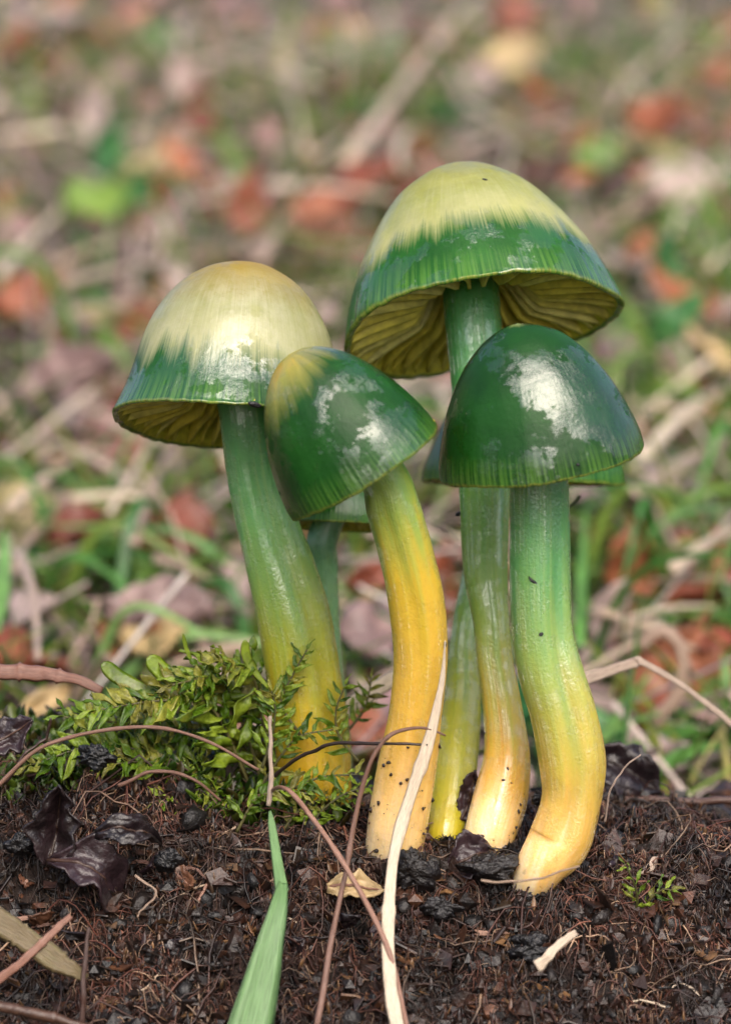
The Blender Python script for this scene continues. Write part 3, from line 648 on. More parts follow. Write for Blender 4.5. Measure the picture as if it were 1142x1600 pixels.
# ------------------------------------------------------------------ stems, straws, twigs and leaves lying in front
def PF(px, py, Y):                     # strands lying on the front face keep clear of the soil
    return P(px, py, Y - 0.42 * float(sstep(-1.35, -1.9, Y)))
def strand(name, label, cat, pts, w, mat, sec=SEC_ROUND, flat=1.0, n=60, up=None, wprof=None, twist=0.0, group=None, wig=0.0):
    """pts: (px, py, Y) or (px, py) = on the bank surface, lifted a little"""
    Q = [PF(*q) if len(q) == 3 else hit(q[0], q[1], 0.06) for q in pts]
    C = catmull(Q, n)
    wig = wig or 0.018
    if wig: C = C + wig * np.stack([fbm(np.linspace(0, 6, n), np.zeros(n) + q * 7 + len(pts), 2, 5) for q in range(3)], -1)
    t = np.linspace(0, 1, n); wp = (np.interp(t, *zip(*wprof)) if wprof else 1 - 0.35 * t) * (1 + 0.22 * fbm(t * 14 + pts[0][0], t * 0 + pts[0][1], 3, 3))
    for q in (0.31, 0.66): wp = wp * (1 + 0.22 * np.exp(-((t - q - 0.03 * math.sin(pts[0][0])) / 0.012) ** 2))
    return solid(name, sweep(C, w * wp, w * wp * flat, sec, up, twist), mat, label=label, cat=cat, group=group)
YF = -1.75
strand('grass_straw', 'thin reddish straw bent like a tent in front of the mossy foot', 'straw', [(250, 1556), (290, 1450), (340, 1352), (400, 1268), (440, 1230, -1.35), (490, 1282, -1.5), (545, 1365, -1.65), (600, 1470, -1.9), (622, 1545, -2.1), (640, 1625, -2.3)], 0.024, M['red_straw'], n=90, wprof=[(0, .6), (.45, .8), (.5, 1.1), (1, 1.3)])
strand('grass_straw', 'pale flat straw running down over the curved yellow stem to the soil', 'straw', [(697, 1000, -1.30), (690, 1080, -1.35), (668, 1170, -1.4), (640, 1250, -1.45), (618, 1330, -1.55), (610, 1410, -1.7), (607, 1490, -1.95), (612, 1550, -2.15), (628, 1625, -2.4)], 0.07, M['straw'], SEC_STRAW, 0.3, 90, wprof=[(0, .1), (.12, .5), (.25, .95), (.5, .9), (1, 1.0)], wig=0.03)
strand('dry_stem', 'thin brown dry stem arching over the foot of the curved yellow stem', 'dry stem', [(492, 1605, -2.2), (518, 1480, -1.8), (540, 1370, -1.55), (556, 1280, -1.45), (580, 1190, -1.4), (612, 1148, -1.38), (655, 1135, -1.38), (694, 1150, -1.36)], 0.026, M['brown_stem'], n=90, wprof=[(0, 1.3), (.5, 1), (1, .4)], wig=0.03)
strand('twig', 'dark thin twig lying across two mushroom feet through the moss', 'twig', [(432, 1212, -0.55), (470, 1180, -0.75), (520, 1165, -1.0), (600, 1163, -1.3), (668, 1166, -1.4)], 0.022, M['dark_twig'], n=60, wig=0.04)
strand('dry_stem', 'long arched brown stem over the moss', 'dry stem', [(-10, 1235, -1.0), (60, 1172, -1.0), (140, 1145, -1.0), (230, 1136, -1.0), (320, 1155, -1.0), (405, 1203, -0.95)], 0.024, M['brown_stem'], n=80, wig=0.02)
strand('dry_stem', 'short reddish stem arched low over the moss', 'dry stem', [(186, 1228, -1.0), (235, 1207, -1.05), (290, 1212, -1.05), (345, 1250, -0.95)], 0.022, M['brown_stem'], n=50)
strand('grass_straw', 'thick pinkish straw ending beside the strap-shaped moss leaf', 'straw', [(-20, 1046, 0.3), (40, 1052, 0.3), (95, 1056, 0.25), (160, 1078, 0.2)], 0.085, M['red_straw'], SEC_STRAW, 0.6, 50, wprof=[(0, .9), (.4, 1), (.6, .85), (1, .55)], wig=0.03)
strand('grass_straw', 'wide tan and green grass piece lying beside the rotten leaves', 'straw', [(-20, 1425, -1.9), (40, 1468, -1.95), (95, 1505, -2.0), (135, 1528, -2.0)], 0.12, M['tan_grass'], SEC_BLADE, 0.3, 40, wprof=[(0, 1), (.6, 1), (1, .35)])
strand('grass_straw', 'brown straw under the wide tan grass piece', 'straw', [(-15, 1540, -2.1), (50, 1490, -2.02), (110, 1432, -1.85)], 0.05, M['red_straw'], SEC_STRAW, 0.7, 40)
strand('twig', 'dark purple-brown twig at the bottom of the soil bank below the brown straw', 'twig', [(-15, 1570, -2.3), (60, 1585, -2.35), (150, 1612, -2.4)], 0.06, M['dark_twig'], n=40, wprof=[(0, 1), (1, .7)])
strand('twig', 'thin dark twig climbing past the black humus lump', 'twig', [(8, 1225, -0.9), (40, 1180, -0.85), (72, 1150, -0.8), (80, 1120, -0.8)], 0.02, M['dark_twig'], n=40, wig=.03)
strand('grass_straw', 'pale bent straw like a roof behind the bent-footed mushroom', 'straw', [(912, 1062, 1.5), (955, 1047, 1.5), (992, 1035, 1.5), (1004, 1036, 1.5), (1060, 1068, 1.6), (1110, 1105, 1.7), (1160, 1145, 1.8)], 0.065, M['straw'], SEC_STRAW, 0.4, 70, wprof=[(0, 1), (.4, .95), (.5, .6), (1, .45)])
strand('twig', 'straight brown twig along the ridge of soil beside the bent foot', 'twig', [(958, 1247, 0.9), (1020, 1250, 0.9), (1090, 1252, 0.9), (1165, 1250, 0.9)], 0.042, M['brown_stem'], n=50, wprof=[(0, .8), (1, 1.1)], wig=0.02)
strand('rootlet', 'pale curved rootlet standing beside the bent foot', 'rootlet', [(945, 1285, -0.6), (952, 1240, -0.6), (970, 1205, -0.55), (1000, 1178, -0.5)], 0.012, M['straw'], n=40)
strand('rootlet', 'pale rootlet lying across the cut end of the bent foot', 'rootlet', [(752, 1376, -1.75), (800, 1378, -1.75), (850, 1370, -1.75), (905, 1352, -1.75)], 0.014, M['straw'], n=40, wig=.02)
strand('stick', 'short tan stick lying on the soil by the thin straight twig', 'stick', [(1000, 1372), (1025, 1348), (1065, 1333), (1115, 1317)], 0.055, M['straw'], SEC_STRAW, .7, 40, wprof=[(0, .7), (.3, 1), (1, .5)], wig=.04)
strand('stick', 'small pale broken stick poking from soil below the bent foot', 'stick', [(838, 1512, -1.95), (865, 1485, -1.9), (898, 1458, -1.75)], 0.06, M['straw'], SEC_STRAW, .8, 24, wprof=[(0, 1.1), (.2, .9), (1, .6)])
strand('rootlet', 'white zigzag rootlet beside the rotten leaves', 'rootlet', [(212, 1368, -1.45), (245, 1395, -1.5), (222, 1420, -1.55), (215, 1432, -1.6)], 0.013, M['straw'], n=40)
strand('rootlet', 'white curved rootlet on the dark soil near the tent-like straw', 'rootlet', [(190, 1543), (225, 1547), (250, 1520)], 0.014, M['straw'], n=30)
strand('dry_stem', 'brown stem piece on end under the rotten leaves', 'dry stem', [(128, 1600, -2.2), (132, 1530, -2.1), (138, 1450, -1.9)], 0.03, M['brown_stem'], n=30)
strand('dry_stem', 'thin upright dry stem beside the green grass blade', 'dry stem', [(420, 1260, -0.9), (424, 1180, -0.85), (421, 1120, -0.8)], 0.028, M['straw'], n=30, wig=.02)
strand('dry_stem', 'dark hooked stem behind the glossy dark cap rim', 'dry stem', [(905, 775, 2.6), (890, 792, 2.4), (880, 815, 2.2)], 0.016, M['dark_twig'], n=20)
strand('straw_piece', 'pale straw lying behind between thick stem and curved yellow stem', 'straw', [(525, 1118, 1.5), (580, 1082, 1.6), (640, 1050, 1.7)], 0.10, M['straw'], SEC_STRAW, .5, 30, wprof=[(0, 1), (1, .9)])
def crumpled_leaf(label, px, py, Y, L, Wd, rot, curl, fold, seed, mat='dark_leaf', name='dead_leaf', amp=.14):
    r = np.random.default_rng(seed); G = leaf_grid(L, Wd, 26, 15, 0, fold, .8)
    u = np.linspace(0, 1, 26)[:, None]; v = np.linspace(-1, 1, 15)[None]
    G[:, :, 2] += 1.15 * amp * L * fbm(u * 4 + seed, v * 2.2, 4, seed) + curl * L * (u - .4) ** 2
    G[:, :, 1] *= 1 + 0.55 * fbm(u * 7 + seed, np.sign(v) * 3, 3, seed + 1)
    root = bpy.data.objects.new(name, None); COL.objects.link(root); root.empty_display_size = .005
    p = P(px, py, Y); root.location = p * S; root.rotation_euler = Euler([math.radians(q) for q in rot])
    tag(root, label, 'dead leaf')
    Gc = G - G[13, 7]
    solid('blade', sheet(Gc, 0.02), M[mat], root)
    mid = Gc[:, 7] + np.array([0, 0, .012]); solid('midrib', sweep(mid[:-1], np.linspace(.02, .008, 25), np.linspace(.02, .008, 25), up=(0, 0, 1)), M['dark_twig'] if mat == 'dark_leaf' else M['red_straw'], root)
    return root
# short odds and ends lying on the soil and moss
for k in range(44):
    px, py = rnd.uniform(10, 1130), rnd.uniform(1300, 1590)
    if k < 12: px, py = rnd.uniform(20, 420), rnd.uniform(1180, 1320)
    an = rnd.uniform(-.9, .9) + (math.pi if rnd.random() < .5 else 0); L = rnd.uniform(35, 120); dx, dy = L * math.cos(an), L * .6 * math.sin(an)
    kd = k % 4; w = (.012, .02, .03, .014)[kd]; mt = ('straw', 'brown_stem', 'red_straw', 'dark_twig')[kd]; cl = ('pale hair-thin straw', 'brown stem', 'reddish straw', 'dark thin stem')[kd]; wh = 'in the moss' if k < 12 else 'on the dark soil'
    strand('stem_fragment', 'short %s fragment lying loose %s' % (cl, wh), 'stem fragment', [(px, py), (px + dx * .5 + rnd.uniform(-6, 6), py + dy * .5 + rnd.uniform(-14, 4)), (px + dx, py + dy)], w, M[mt], SEC_STRAW, .7, 20, group='loose %s fragments %s' % (cl, wh))
for k in range(16):
    px, py = rnd.uniform(20, 1130), rnd.uniform(1330, 1585); q = hit(px, py, .05); mt = ('bg_leaf_brown', 'dark_leaf')[k % 2]; cl = ('brown', 'blackish')[k % 2]
    o_ = crumpled_leaf('small curled %s leaf scrap lying on the dark soil' % cl, px, py, q.y, rnd.uniform(.25, .5), rnd.uniform(.08, .16), (rnd.uniform(20, 70), rnd.uniform(-40, 40), rnd.uniform(0, 360)), rnd.uniform(-1.5, 1.5), rnd.uniform(.2, .8), 50 + k, mt, 'leaf_scrap'); o_['group'] = cl + ' leaf scraps on the soil'
# grass blade in front
gb = bpy.data.objects.new('bent_grass', None); COL.objects.link(gb); g0 = PF(428, 1270, -1.2); gb.location = g0 * S; gb.empty_display_size = .005
tag(gb, 'pale green grass blade hanging down over the soil in front of the moss', 'grass blade')
C = catmull([PF(422, 1268, -1.15), PF(428, 1310, -1.4), PF(434, 1350, -1.55), PF(441, 1392, -1.7)], 30) - np.array(g0)
solid('sheath', sweep(C, np.interp(np.linspace(0, 1, 30), [0, .15, .8, 1], [.015, .04, .06, .07]), 0.03, SEC_STRAW), M['green_blade'], gb)
C = catmull([PF(441, 1380, -1.68), PF(434, 1420, -1.8), PF(420, 1480, -2.0), PF(404, 1550, -2.2), PF(382, 1640, -2.45)], 50) - np.array(g0)
solid('blade', sweep(C, np.interp(np.linspace(0, 1, 50), [0, .05, .25, .5, 1], [.048, .056, .09, .14, .245]), 0.06, SEC_BLADE, (0.25, -.9, .3)), M['green_blade'], gb)

crumpled_leaf('folded dark purple rotten leaf standing upright by the moss', 92, 1280, -1.25, 0.85, 0.24, (75, -80, 10), .7, .9, 3)
crumpled_leaf('large curled dark rotten leaf draped on the soil below the folded one', 160, 1370, -1.6, 0.95, 0.30, (55, 35, 15), -1.6, .7, 8)
crumpled_leaf('dark strap of rotten leaf bridging above the large curled one', 210, 1300, -1.45, 0.75, 0.17, (50, 8, 20), -1.0, .5, 12)
crumpled_leaf('dark curled leaf tip beside the long arched stem', 15, 1150, -0.6, 0.6, 0.2, (60, -25, 10), .9, .4, 21)
crumpled_leaf('dark brown leaf behind the bent foot on the ridge', 985, 1208, 1.2, 0.9, 0.30, (60, 30, 5), -.6, .4, 27)
crumpled_leaf('dark brown leaf fragment pressed between two pale stem feet', 745, 1335, -0.95, 0.6, 0.22, (55, -15, 25), -.8, .5, 31)
crumpled_leaf('thin dark leaf fragment wedged at the foot of the straight stem', 735, 1240, -0.15, 0.55, 0.13, (70, -75, 0), .5, .4, 33)
crumpled_leaf('tan leaf fragment under the tent-like straw on the soil', 560, 1385, -1.35, 0.6, 0.16, (55, 5, 10), -.4, .3, 37, 'bg_leaf_tan')

def lump(label, px, py, Y, r, sq, seed, name='humus_lump'):
    NU, NV = 44, 60; th = np.linspace(0, math.pi, NU)[:, None]; ph = np.linspace(0, 2 * math.pi, NV, endpoint=False)[None]
    d = 1 + 0.75 * fbm(np.cos(ph) * np.sin(th) * 1.6 + seed, np.cos(th) * 1.6 + np.sin(ph) * np.sin(th), 4, seed) + 0.22 * fbm(np.cos(ph) * np.sin(th) * 7 + seed, np.cos(th) * 7 + np.sin(ph) * np.sin(th) * 5, 3, seed + 5)
    V = np.stack([np.sin(th) * np.cos(ph) * d * r * sq[0], np.sin(th) * np.sin(ph) * d * r * sq[1], np.cos(th) * d * r * sq[2] + 0 * ph], -1)
    p = np.array(P(px, py, Y))
    V = V * 0.78
    return solid(name, (V.reshape(-1, 3) + p, grid_faces(NU, NV, True)), M['black_lump'], label=label, cat='humus', origin=p)
lump('black humus lump hanging in the moss', 153, 1184, -1.05, .21, (1.2, .8, .8), 2)
lump('glossy blue-black humus lump at the foot of the curved yellow stem', 643, 1365, -1.15, .26, (1.1, .8, 1.1), 5)
lump('black humus lump between the two pale stem feet', 762, 1356, -1.2, .25, (1.5, .8, .7), 7)
lump('black humus lump half sunk in soil below the bent foot', 828, 1480, -1.65, .22, (1.3, .8, .8), 9)
lump('dark humus lump against the bent foot in the gap of the stems', 850, 1250, -0.75, .10, (1.5, .8, 1.4), 11)
lump('small dark humus lump near the curled rotten leaf', 265, 1345, -1.3, .14, (1.2, .8, 1), 13)
lump('long black humus lump below the glossy blue-black one', 690, 1420, -1.45, .16, (1.4, .7, .9), 15)
lump('black humus lump behind the rotten leaf beside the moss', 30, 1320, -1.2, .17, (1.0, .8, .8), 17)
# specks of dirt stuck on caps and stems
def speck(label, px, py, Y, l, w, rot):
    n = 8; t = np.linspace(-1, 1, n); a = math.radians(rot); p = np.array(P(px, py, Y))
    C = np.stack([t * l * math.cos(a), 0 * t, t * l * math.sin(a) + .1 * l * np.sin(t * 4)], -1) + p
    solid('debris_speck', sweep(C, w * np.sqrt(np.clip(1.05 - t * t, .1, 1)), w * .8 * np.sqrt(np.clip(1.05 - t * t, .1, 1))), M['black_lump'], label=label, cat='debris', origin=p)
def on_stem(m, px, py, out=0.0):
    d = ray(px, py); best = None
    for q, wq in zip(m['C'], m['W']):
        t = (Vector(q) - CAM).dot(d) / d.dot(d); e = (CAM + d * t - Vector(q)).length
        if best is None or e - wq < best[0]: best = (e - wq, q[1] - math.sqrt(max(0, (wq * .9) ** 2 - e * e)), e)
    return best[1] - out
speck('black sliver stuck on the green stem under the glossy dark cap', 834, 909, on_stem(mE, 834, 909), .075, .016, -42)
speck('tiny black grain low on the stem under the glossy dark cap', 845, 991, on_stem(mE, 845, 991), .022, .02, 0)
speck('black grain on the edge of the curved yellow stem', 694, 1008, on_stem(mB, 690, 1008), .04, .024, 70)
speck('black grain on the edge of the straight stem below the rim', 716, 803, on_stem(mD, 720, 803), .035, .024, 20)
for nm, pts in (('curved yellow stem', mB), ('straight stem', mD)):
    b = Bag(); 
    for k in range(60 if pts is mB else 30):
        i = int(rnd.triangular(12, 52, 16)); q = pts['C'][i]; wq = pts['W'][i]; a = rnd.uniform(math.pi * 1.05, math.pi * 1.95)
        c = q + np.array([math.cos(a) * wq, math.sin(a) * wq * .93, 0]); r = .005 + .03 * rnd.random() ** 3
        b.add(ICO_V * rng.uniform(.5, 1.3, (12, 1)) * r * rng.uniform(.6, 1.5, (1, 3)) + c, ICO_F)
    V, F = b.get(); o = solid('dirt_specks', (V - np.array(pts['root'].location) / S, F), M['humus_bits'], pts['root'], kind='stuff')
# small moss sprig on the right
for px in ([(985, 1440), (995, 1410), (990, 1380), (975, 1350)], [(1000, 1430), (1015, 1405), (1035, 1390), (1050, 1392)]):
    moss_shoot('small green moss sprig on the soil beside the tan stick', [hit(px[0][0], px[0][1])] + [P(x, y, hit(*px[0]).y - .1 - .05 * j) for j, (x, y) in enumerate(px[1:])], .12, 6, 'sprigs on bare soil')

# ------------------------------------------------------------------ background: slope of grass, straw and fallen leaves
def slope_pt(px, py, lift=0.0):
    d = ray(px, py); ts = np.linspace(33, 330, 6000)
    xs = CAM.x + d.x * ts; ys = CAM.y + d.y * ts; zs = CAM.z + d.z * ts
    b_ = np.nonzero(zs < slope_s(xs, ys) + lift)[0]; t = ts[b_[0]] if len(b_) else 300.0
    return CAM + d * t
leaf_templates = {}
for kind in ('russet', 'pink', 'brown', 'green', 'tan'):
    leaf_templates[kind] = []
    for i in range(4):
        G = leaf_grid(1.0, (.20, .24, .36, .42)[i], 13, 7, rnd.uniform(-.3, .35), rnd.uniform(.0, .5), rnd.uniform(.75, .95))
        u = np.linspace(0, 1, 13)[:, None]; v = np.linspace(-1, 1, 7)[None]
        G[:, :, 2] += 0.5 * fbm(u * 3 + i * 5, v * 1.8, 3, i)
        G[:, :, 1] *= 1 + 0.6 * fbm(u * 6 + i * 3, np.sign(v) * 3, 3, i + 4)
        V, F = sheet(G - np.array([.5, 0, 0]), 0.02); bt = Bag(); bt.add(V, F)
        ps = np.stack([np.linspace(-.75, -.45, 6), .05 * np.sin(np.linspace(0, 2, 6)), .04 * np.linspace(1, 0, 6)], -1); bt.add(*sweep(ps, .012, .012, SEC_ROUND[::2])[:2])
        leaf_templates[kind].append(mesh('fallen_leaf', *bt.get(), M['bg_leaf_' + kind]))
LEAFCOL = {'russet': 'russet', 'pink': 'faded pinkish-brown', 'brown': 'dark brown', 'green': 'green', 'tan': 'pale tan'}
LEAFSHAPE = ('narrow', 'narrow', 'broad', 'broad')
def fallen(kind, p, size, rot):
    i = rnd.randrange(4); o = link('fallen_leaf', leaf_templates[kind][i]); o.location = p * S; o.rotation_euler = rot; o.scale = (size,) * 3
    sz = 'small' if size < 1.3 else 'middling' if size < 1.9 else 'large'
    lab = '%s %s %s leaf in the blurred grass behind the mushrooms' % (sz, LEAFSHAPE[i], LEAFCOL[kind])
    return tag(o, lab, 'leaf', '%s %s %s leaves on the slope behind' % (sz, LEAFSHAPE[i], kind))
def facing(tilt=None, spin=None):      # lies on the slope or is tipped up towards the viewer
    return Euler((math.radians(rnd.uniform(5, 65) if tilt is None else tilt), math.radians(rnd.uniform(-25, 25)), math.radians(rnd.uniform(-35, 35)))).to_matrix() @ Euler((0, 0, rnd.uniform(0, 6.28) if spin is None else math.radians(spin))).to_matrix()
def rot_of(m): return m.to_euler()
feat = [('green', 170, 235, 3.3, 60, 85), ('green', 150, 312, 3.0, 40, 20), ('green', 210, 300, 2.2, 45, 60), ('russet', 392, 330, 2.6, 50, 80), ('russet', 560, 300, 3.4, 45, 5), ('russet', 500, 345, 2.2, 45, 160),
        ('pink', 105, 600, 3.3, 50, 20), ('pink', 250, 960, 2.6, 40, 10), ('pink', 740, 130, 3.0, 40, 60), ('tan', 240, 1000, 1.5, 30, 15), ('brown', 500, 370, 3.2, 30, 0), ('brown', 960, 290, 2.0, 50, 80),
        ('russet', 1030, 190, 3.2, 50, 0), ('tan', 800, 95, 3.2, 45, 0), ('green', 1100, 70, 2.8, 50, 70), ('russet', 800, 30, 2.6, 45, 80), ('pink', 1060, 290, 3.2, 45, 10), ('green', 1060, 510, 2.5, 45, 25),
        ('russet', 1060, 470, 2.6, 45, 170), ('russet', 990, 880, 2.0, 75, 88), ('pink', 960, 960, 1.6, 60, 60), ('russet', 320, 180, 2.6, 50, 100), ('russet', 30, 60, 2.8, 50, 70), ('russet', 590, 900, 1.5, 50, 50),
        ('pink', 575, 990, 1.7, 50, 20), ('brown', 660, 930, 1.4, 40, 30), ('russet', 120, 820, 1.8, 45, 40), ('pink', 290, 130, 2.8, 45, 70), ('tan', 70, 1100, 1.3, 45, 20), ('russet', 280, 830, 1.6, 45, 80), ('brown', 850, 270, 2.4, 45, 70),
        ('russet', 640, 300, 2.6, 45, 40), ('russet', 40, 470, 2.2, 45, 30), ('green', 1040, 420, 2.4, 45, 90), ('russet', 1010, 380, 2.0, 45, 20), ('russet', 1120, 1000, 1.2, 45, 20)]
for kd, px, py, sz, tl, sp in feat:
    p = slope_pt(px, py, 1.4); fallen(kd, p, sz * .62, rot_of(facing(tl, sp)))
kinds = ['russet'] * 5 + ['pink'] * 5 + ['brown'] * 4 + ['green'] * 7 + ['tan'] * 3
for k in range(230):
    px = rnd.uniform(-80, 1220); py = rnd.uniform(-60, 1180) if rnd.random() < .8 else rnd.uniform(-60, 500)
    p = slope_pt(px, py, rnd.uniform(.1, 1.0)); fallen(rnd.choice(kinds), p, rnd.uniform(.8, 1.9), rot_of(facing()))
def bg_strand(name, label, k, a, bpt, w, mat, lift=1.2, sag=0.3, sec=SEC_STRAW, flat=.5):
    w *= .62; p = slope_pt(*a, lift); q = slope_pt(*bpt, lift * rnd.uniform(.4, 1)); m_ = (p + q) / 2 + Vector((rnd.uniform(-.12, .12), 0, sag * .3))
    C = catmull([p, m_, q], 16); solid(name, sweep(C, w * np.linspace(1, .6, 16), w * flat, sec), M[mat], label=label, cat='straw', group=k + ' straws on the slope behind')
def straw_lab(w):
    k = 'thread-thin' if w < .09 else 'slender' if w < .13 else 'thick'
    return k + ' pale dry straw lying in the blurred grass behind the mushrooms', k
for a, b_, w in [((540, 255), (745, -10), .28), ((0, 430), (95, 330), .2), ((210, 850), (280, 690), .12), ((30, 860), (60, 1030), .12), ((980, 130), (1090, 20), .2), ((1000, 715), (1160, 590), .2), ((990, 770), (1150, 690), .18), ((1050, 890), (1160, 825), .16),
                 ((405, 410), (480, 310), .24), ((430, 290), (620, 310), .14), ((620, 260), (640, 200), .2), ((480, 20), (420, 260), .16), ((0, 215), (60, 290), .14), ((280, 60), (300, 160), .16), ((540, 40), (540, 140), .2), ((100, 440), (330, 400), .14), ((1110, 560), (960, 700), .1), ((700, 640), (690, 600), .2)]:
    bg_strand('straw', *straw_lab(w), a, b_, w, 'straw', 2.0)
for k in range(150):
    a = (rnd.uniform(-50, 1190), rnd.uniform(0, 1120)); an = rnd.uniform(0, 6.28); L = rnd.uniform(70, 240)
    w = rnd.uniform(.05, .17); bg_strand('straw', *straw_lab(w), a, (a[0] + L * math.cos(an), a[1] + .7 * L * math.sin(an)), w, 'straw', rnd.uniform(.5, 1.8))
def bg_blade(pts, w):
    k = 'hair-thin' if w < .1 else 'narrow' if w < .15 else 'wide'; tall = 'long' if (pts[-1] - pts[0]).length > 3.5 else 'short'
    label = '%s %s green grass strand arching in the blurred slope behind the mushrooms' % (tall, k); group = '%s %s grass strands behind' % (tall, k)
    C = catmull(pts, 24); t = np.linspace(0, 1, 24)
    solid('grass_strand', sweep(C, w * (1.02 - t) ** .6 * (.6 + .4 * sstep(0, .3, t)), w * .25, SEC_BLADE), M['near_blade' if pts[0].y < 10 else 'bg_blade'], label=label, cat='grass blade', group=group)
for px, Y, w in [([(935, 1160), (975, 1110), (1015, 1050)], 7, .12), ([(985, 1175), (1060, 1130), (1142, 1075), (1200, 1060)], 8, .2), ([(1000, 1190), (1050, 1110), (1150, 1050)], 9, .22), ([(905, 1010), (908, 900), (915, 800)], 9, .12), ([(150, 1000), (185, 920), (230, 800)], 14, .2), ([(-10, 990), (5, 900), (10, 830)], 8, .16),
                 ([(470, 410), (540, 385), (600, 350)], 40, .35), ([(250, 795), (340, 800), (430, 790)], 22, .3), ([(1030, 800), (1090, 780), (1160, 760)], 20, .25), ([(1020, 950), (1090, 945), (1160, 950)], 14, .22), ([(890, 850), (920, 930), (930, 1000)], 13, .15), ([(150, 560), (200, 540), (320, 545)], 34, .25), ([(0, 1010), (15, 1040), (40, 1090)], 5, .06),
                 ([(945, 1150), (1010, 1120), (1080, 1110)], 6, .04), ([(960, 1200), (1050, 1150), (1160, 1130)], 7, .16), ([(1040, 1210), (1080, 1120), (1150, 1010)], 8, .14), ([(930, 1190), (960, 1130), (985, 1060)], 6.5, .09), ([(1010, 1210), (1090, 1170), (1170, 1165)], 6, .12), ([(1060, 840), (1110, 860), (1160, 880)], 17, .2), ([(560, 850), (590, 900), (600, 960)], 18, .12)]:
    bg_blade([P(x, y, Y + 1.5 * j) for j, (x, y) in enumerate(px)], w)
for k in range(170):
    px, py = (rnd.uniform(-60, 1200), rnd.uniform(0, 1150)) if k < 150 else (rnd.uniform(930, 1190), rnd.uniform(650, 1180)); p = slope_pt(px, py); h = rnd.uniform(1.2, 4.5); a = rnd.uniform(0, 6.28); ln = rnd.uniform(.5, 1.6) * h
    d = Vector((math.cos(a), math.sin(a) * .7, 0)); bg_blade([p - Vector((0, 0, .2)), p + d * ln * .35 + Vector((0, 0, h * .6)), p + d * ln + Vector((0, 0, h * rnd.uniform(.3, .8)))], rnd.uniform(.04, .13))
strand('dead_stalk', 'pale blurred stalk curled over behind the bent straw', 'stalk', [(1020, 1130, 8), (1062, 1080, 8), (1066, 1020, 8), (1035, 985, 8), (1000, 1010, 8)], .11, M['straw'], SEC_STRAW, .6, 40)

def blades_stuff(n, x0, x1, y0, y1, h0, h1, w0, w1, lean):
    x = rng.uniform(x0, x1, n); y = y0 + (y1 - y0) * rng.random(n) ** 1.5
    clump = fbm(x * .12, y * .12, 3, 71); keep = rng.random(n) < np.clip(.55 + 1.3 * clump, .12, 1); x, y = x[keep], y[keep]; n = len(x)
    z = slope_s(x, y) - .15; K = 6; t = np.linspace(0, 1, K)
    h = rng.uniform(h0, h1, n); a = rng.uniform(0, 6.283, n); ln = h * rng.uniform(*lean, n); w = rng.uniform(w0, w1, n)
    X = x[:, None] + (np.cos(a) * ln)[:, None] * t ** 1.6; Yv = y[:, None] + (np.sin(a) * ln)[:, None] * t ** 1.6
    Z = z[:, None] + h[:, None] * (t - .35 * t ** 2 * rng.uniform(0, 2.2, n)[:, None])
    C = np.stack([X, Yv, Z], -1); b2 = rng.uniform(0, 6.283, n); A = np.stack([np.cos(b2), np.sin(b2), 0 * b2], -1)
    wp = (1.03 - t) ** .7; N2 = np.cross(A, np.array([0, 0, 1.]))
    off = np.array([-1, 0, 1.]); V = C[:, :, None] + A[:, None, None] * (off[None, None] * w[:, None, None] * wp[None, :, None])[..., None] + N2[:, None, None] * (np.array([.0, .3, .0])[None, None] * w[:, None, None] * wp[None, :, None])[..., None]
    return V.reshape(-1, 3), (grid_faces(K, 3, True)[None] + (np.arange(n) * K * 3)[:, None, None]).reshape(-1, 4)
b = Bag(); b.add(*blades_stuff(21000, -30, 30, 5, 75, .8, 3.6, .03, .13, (.3, 1.6))); b.add(*blades_stuff(6000, -140, 140, 20, 260, 1.5, 5, .08, .2, (.3, 1.4)))
b.add(*blades_stuff(15000, -90, 90, -120, -8, 1.5, 4.5, .12, .3, (.5, 1.6)))  # unseen turf in front of the bank, added to bounce light under the caps
solid('grass', b.get(), M['bg_grass'], origin=(0, 0, 0), label='short mixed green and yellowed turf on the slope behind, with unseen turf added in front', cat='grass', kind='stuff')
def straw_stuff(n):
    x = rng.uniform(-30, 30, n); y = 5 + 75 * rng.random(n) ** 1.4; z = slope_s(x, y) + rng.uniform(.1, 1.1, n); K = 5; t = np.linspace(-.5, .5, K)
    a = rng.uniform(0, 6.283, n); L = rng.uniform(1, 6, n); e = rng.normal(.15, .25, n); r = rng.uniform(.015, .055, n)
    C = np.stack([x[:, None] + (np.cos(a) * L)[:, None] * t, y[:, None] + (np.sin(a) * L)[:, None] * t, z[:, None] + (L * e)[:, None] * t + .03 * np.sin(t * 6)[None] + .19 * (np.sin(a) * L)[:, None] * t], -1)
    q = np.array([0, 2.094, 4.188]); A = np.stack([-np.sin(a), np.cos(a), 0 * a], -1)[:, None, None]
    V = C[:, :, None] + A * (np.cos(q)[None, None] * r[:, None, None])[..., None] + np.array([0, 0, 1.]) * (np.sin(q)[None, None] * r[:, None, None])[..., None]
    return np.broadcast_to(V, (n, K, 3, 3)).reshape(-1, 3), (grid_faces(K, 3, True)[None] + (np.arange(n) * K * 3)[:, None, None]).reshape(-1, 4)
solid('dead_grass', straw_stuff(2600), M['bg_straw'], origin=(0, 0, 0), label='matted dead straw strewn through the turf on the slope', cat='dead grass', kind='stuff')
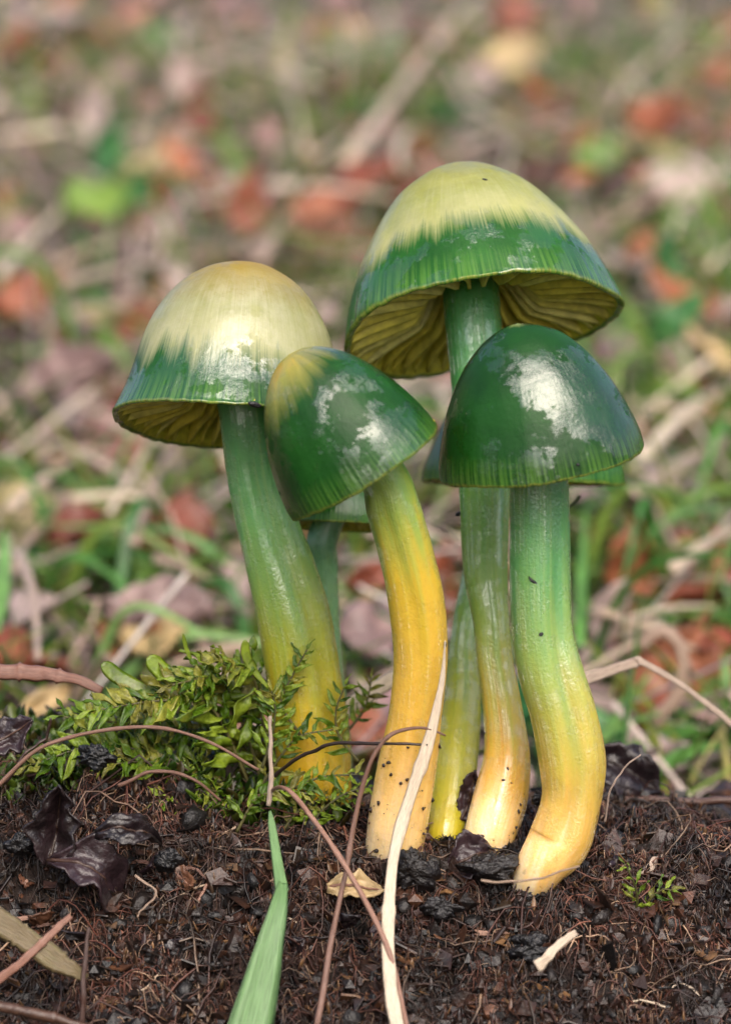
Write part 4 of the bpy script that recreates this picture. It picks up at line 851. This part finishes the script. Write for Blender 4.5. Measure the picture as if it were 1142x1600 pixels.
def litter_stuff(n, x0, x1, y0, y1):
    x = rng.uniform(x0, x1, n); y = y0 + (y1 - y0) * rng.random(n) ** 1.4; z = slope_s(x, y) + rng.uniform(.0, .7, n)
    V0, F0 = sheet(leaf_grid(1, .33, 6, 4, .25, .3) - np.array([.5, 0, 0]), .03); L = rng.uniform(.4, 1.5, n); V = V0[None] * L[:, None, None]
    tx = rng.uniform(-.3, 1.1, n); az_ = rng.uniform(0, 6.283, n); a2 = rng.normal(0, .5, n)
    c, s = np.cos(az_)[:, None], np.sin(az_)[:, None]; X = V[:, :, 0] * c - V[:, :, 1] * s; Yv = V[:, :, 0] * s + V[:, :, 1] * c; Z = V[:, :, 2]
    c, s = np.cos(tx)[:, None], np.sin(tx)[:, None]; Yv, Z = Yv * c - Z * s, Yv * s + Z * c
    W_ = np.stack([X + x[:, None], Yv + y[:, None], Z + z[:, None]], -1)
    return W_.reshape(-1, 3), (F0[None] + (np.arange(n) * len(V0))[:, None, None]).reshape(-1, 4)
b = Bag(); b.add(*litter_stuff(1900, -30, 30, 5, 85)); b.add(*litter_stuff(2500, -140, 140, 20, 260))
b.add(*litter_stuff(9000, -90, 90, -120, -8))  # litter out of view before the bank, added to throw light up at gills
solid('leaf_litter', b.get(), M['bg_litter'], origin=(0, 0, 0), label='mass of small brown and russet leaf litter on the slope, with unseen litter added in front', cat='leaf litter', kind='stuff')
bpy.context.view_layer.update(); _dg = bpy.context.evaluated_depsgraph_get()
def stuck(label, px, py, l, w, rot):
    ok, loc, nrm, idx, ob, mtx = scn.ray_cast(_dg, CAM * S, ray(px, py).normalized())
    if ok:
        p = loc / S; n = 8; t = np.linspace(-1, 1, n); a = math.radians(rot); A = RV * math.cos(a) + UV * math.sin(a); A = (A - nrm * A.dot(nrm)).normalized()
        C = np.array(p)[None] + t[:, None] * l * np.array(A)[None] + np.array(nrm) * .006
        wd = w * np.sqrt(np.clip(1.05 - t * t, .1, 1)); solid('debris_speck', sweep(C, wd, wd * .7, up=nrm), M['black_lump'], label=label, cat='debris', origin=np.array(p))
stuck('tiny black sliver on the crown of the tallest mushroom cap', 757, 281, .03, .012, -25)
stuck('dark crumb caught on the rim of the cream-crowned cap', 398, 632, .07, .03, -20)
stuck('dark fleck stuck on the rim of the glossy dark cap', 902, 726, .02, .014, 0)
print('objects', len(bpy.data.objects))
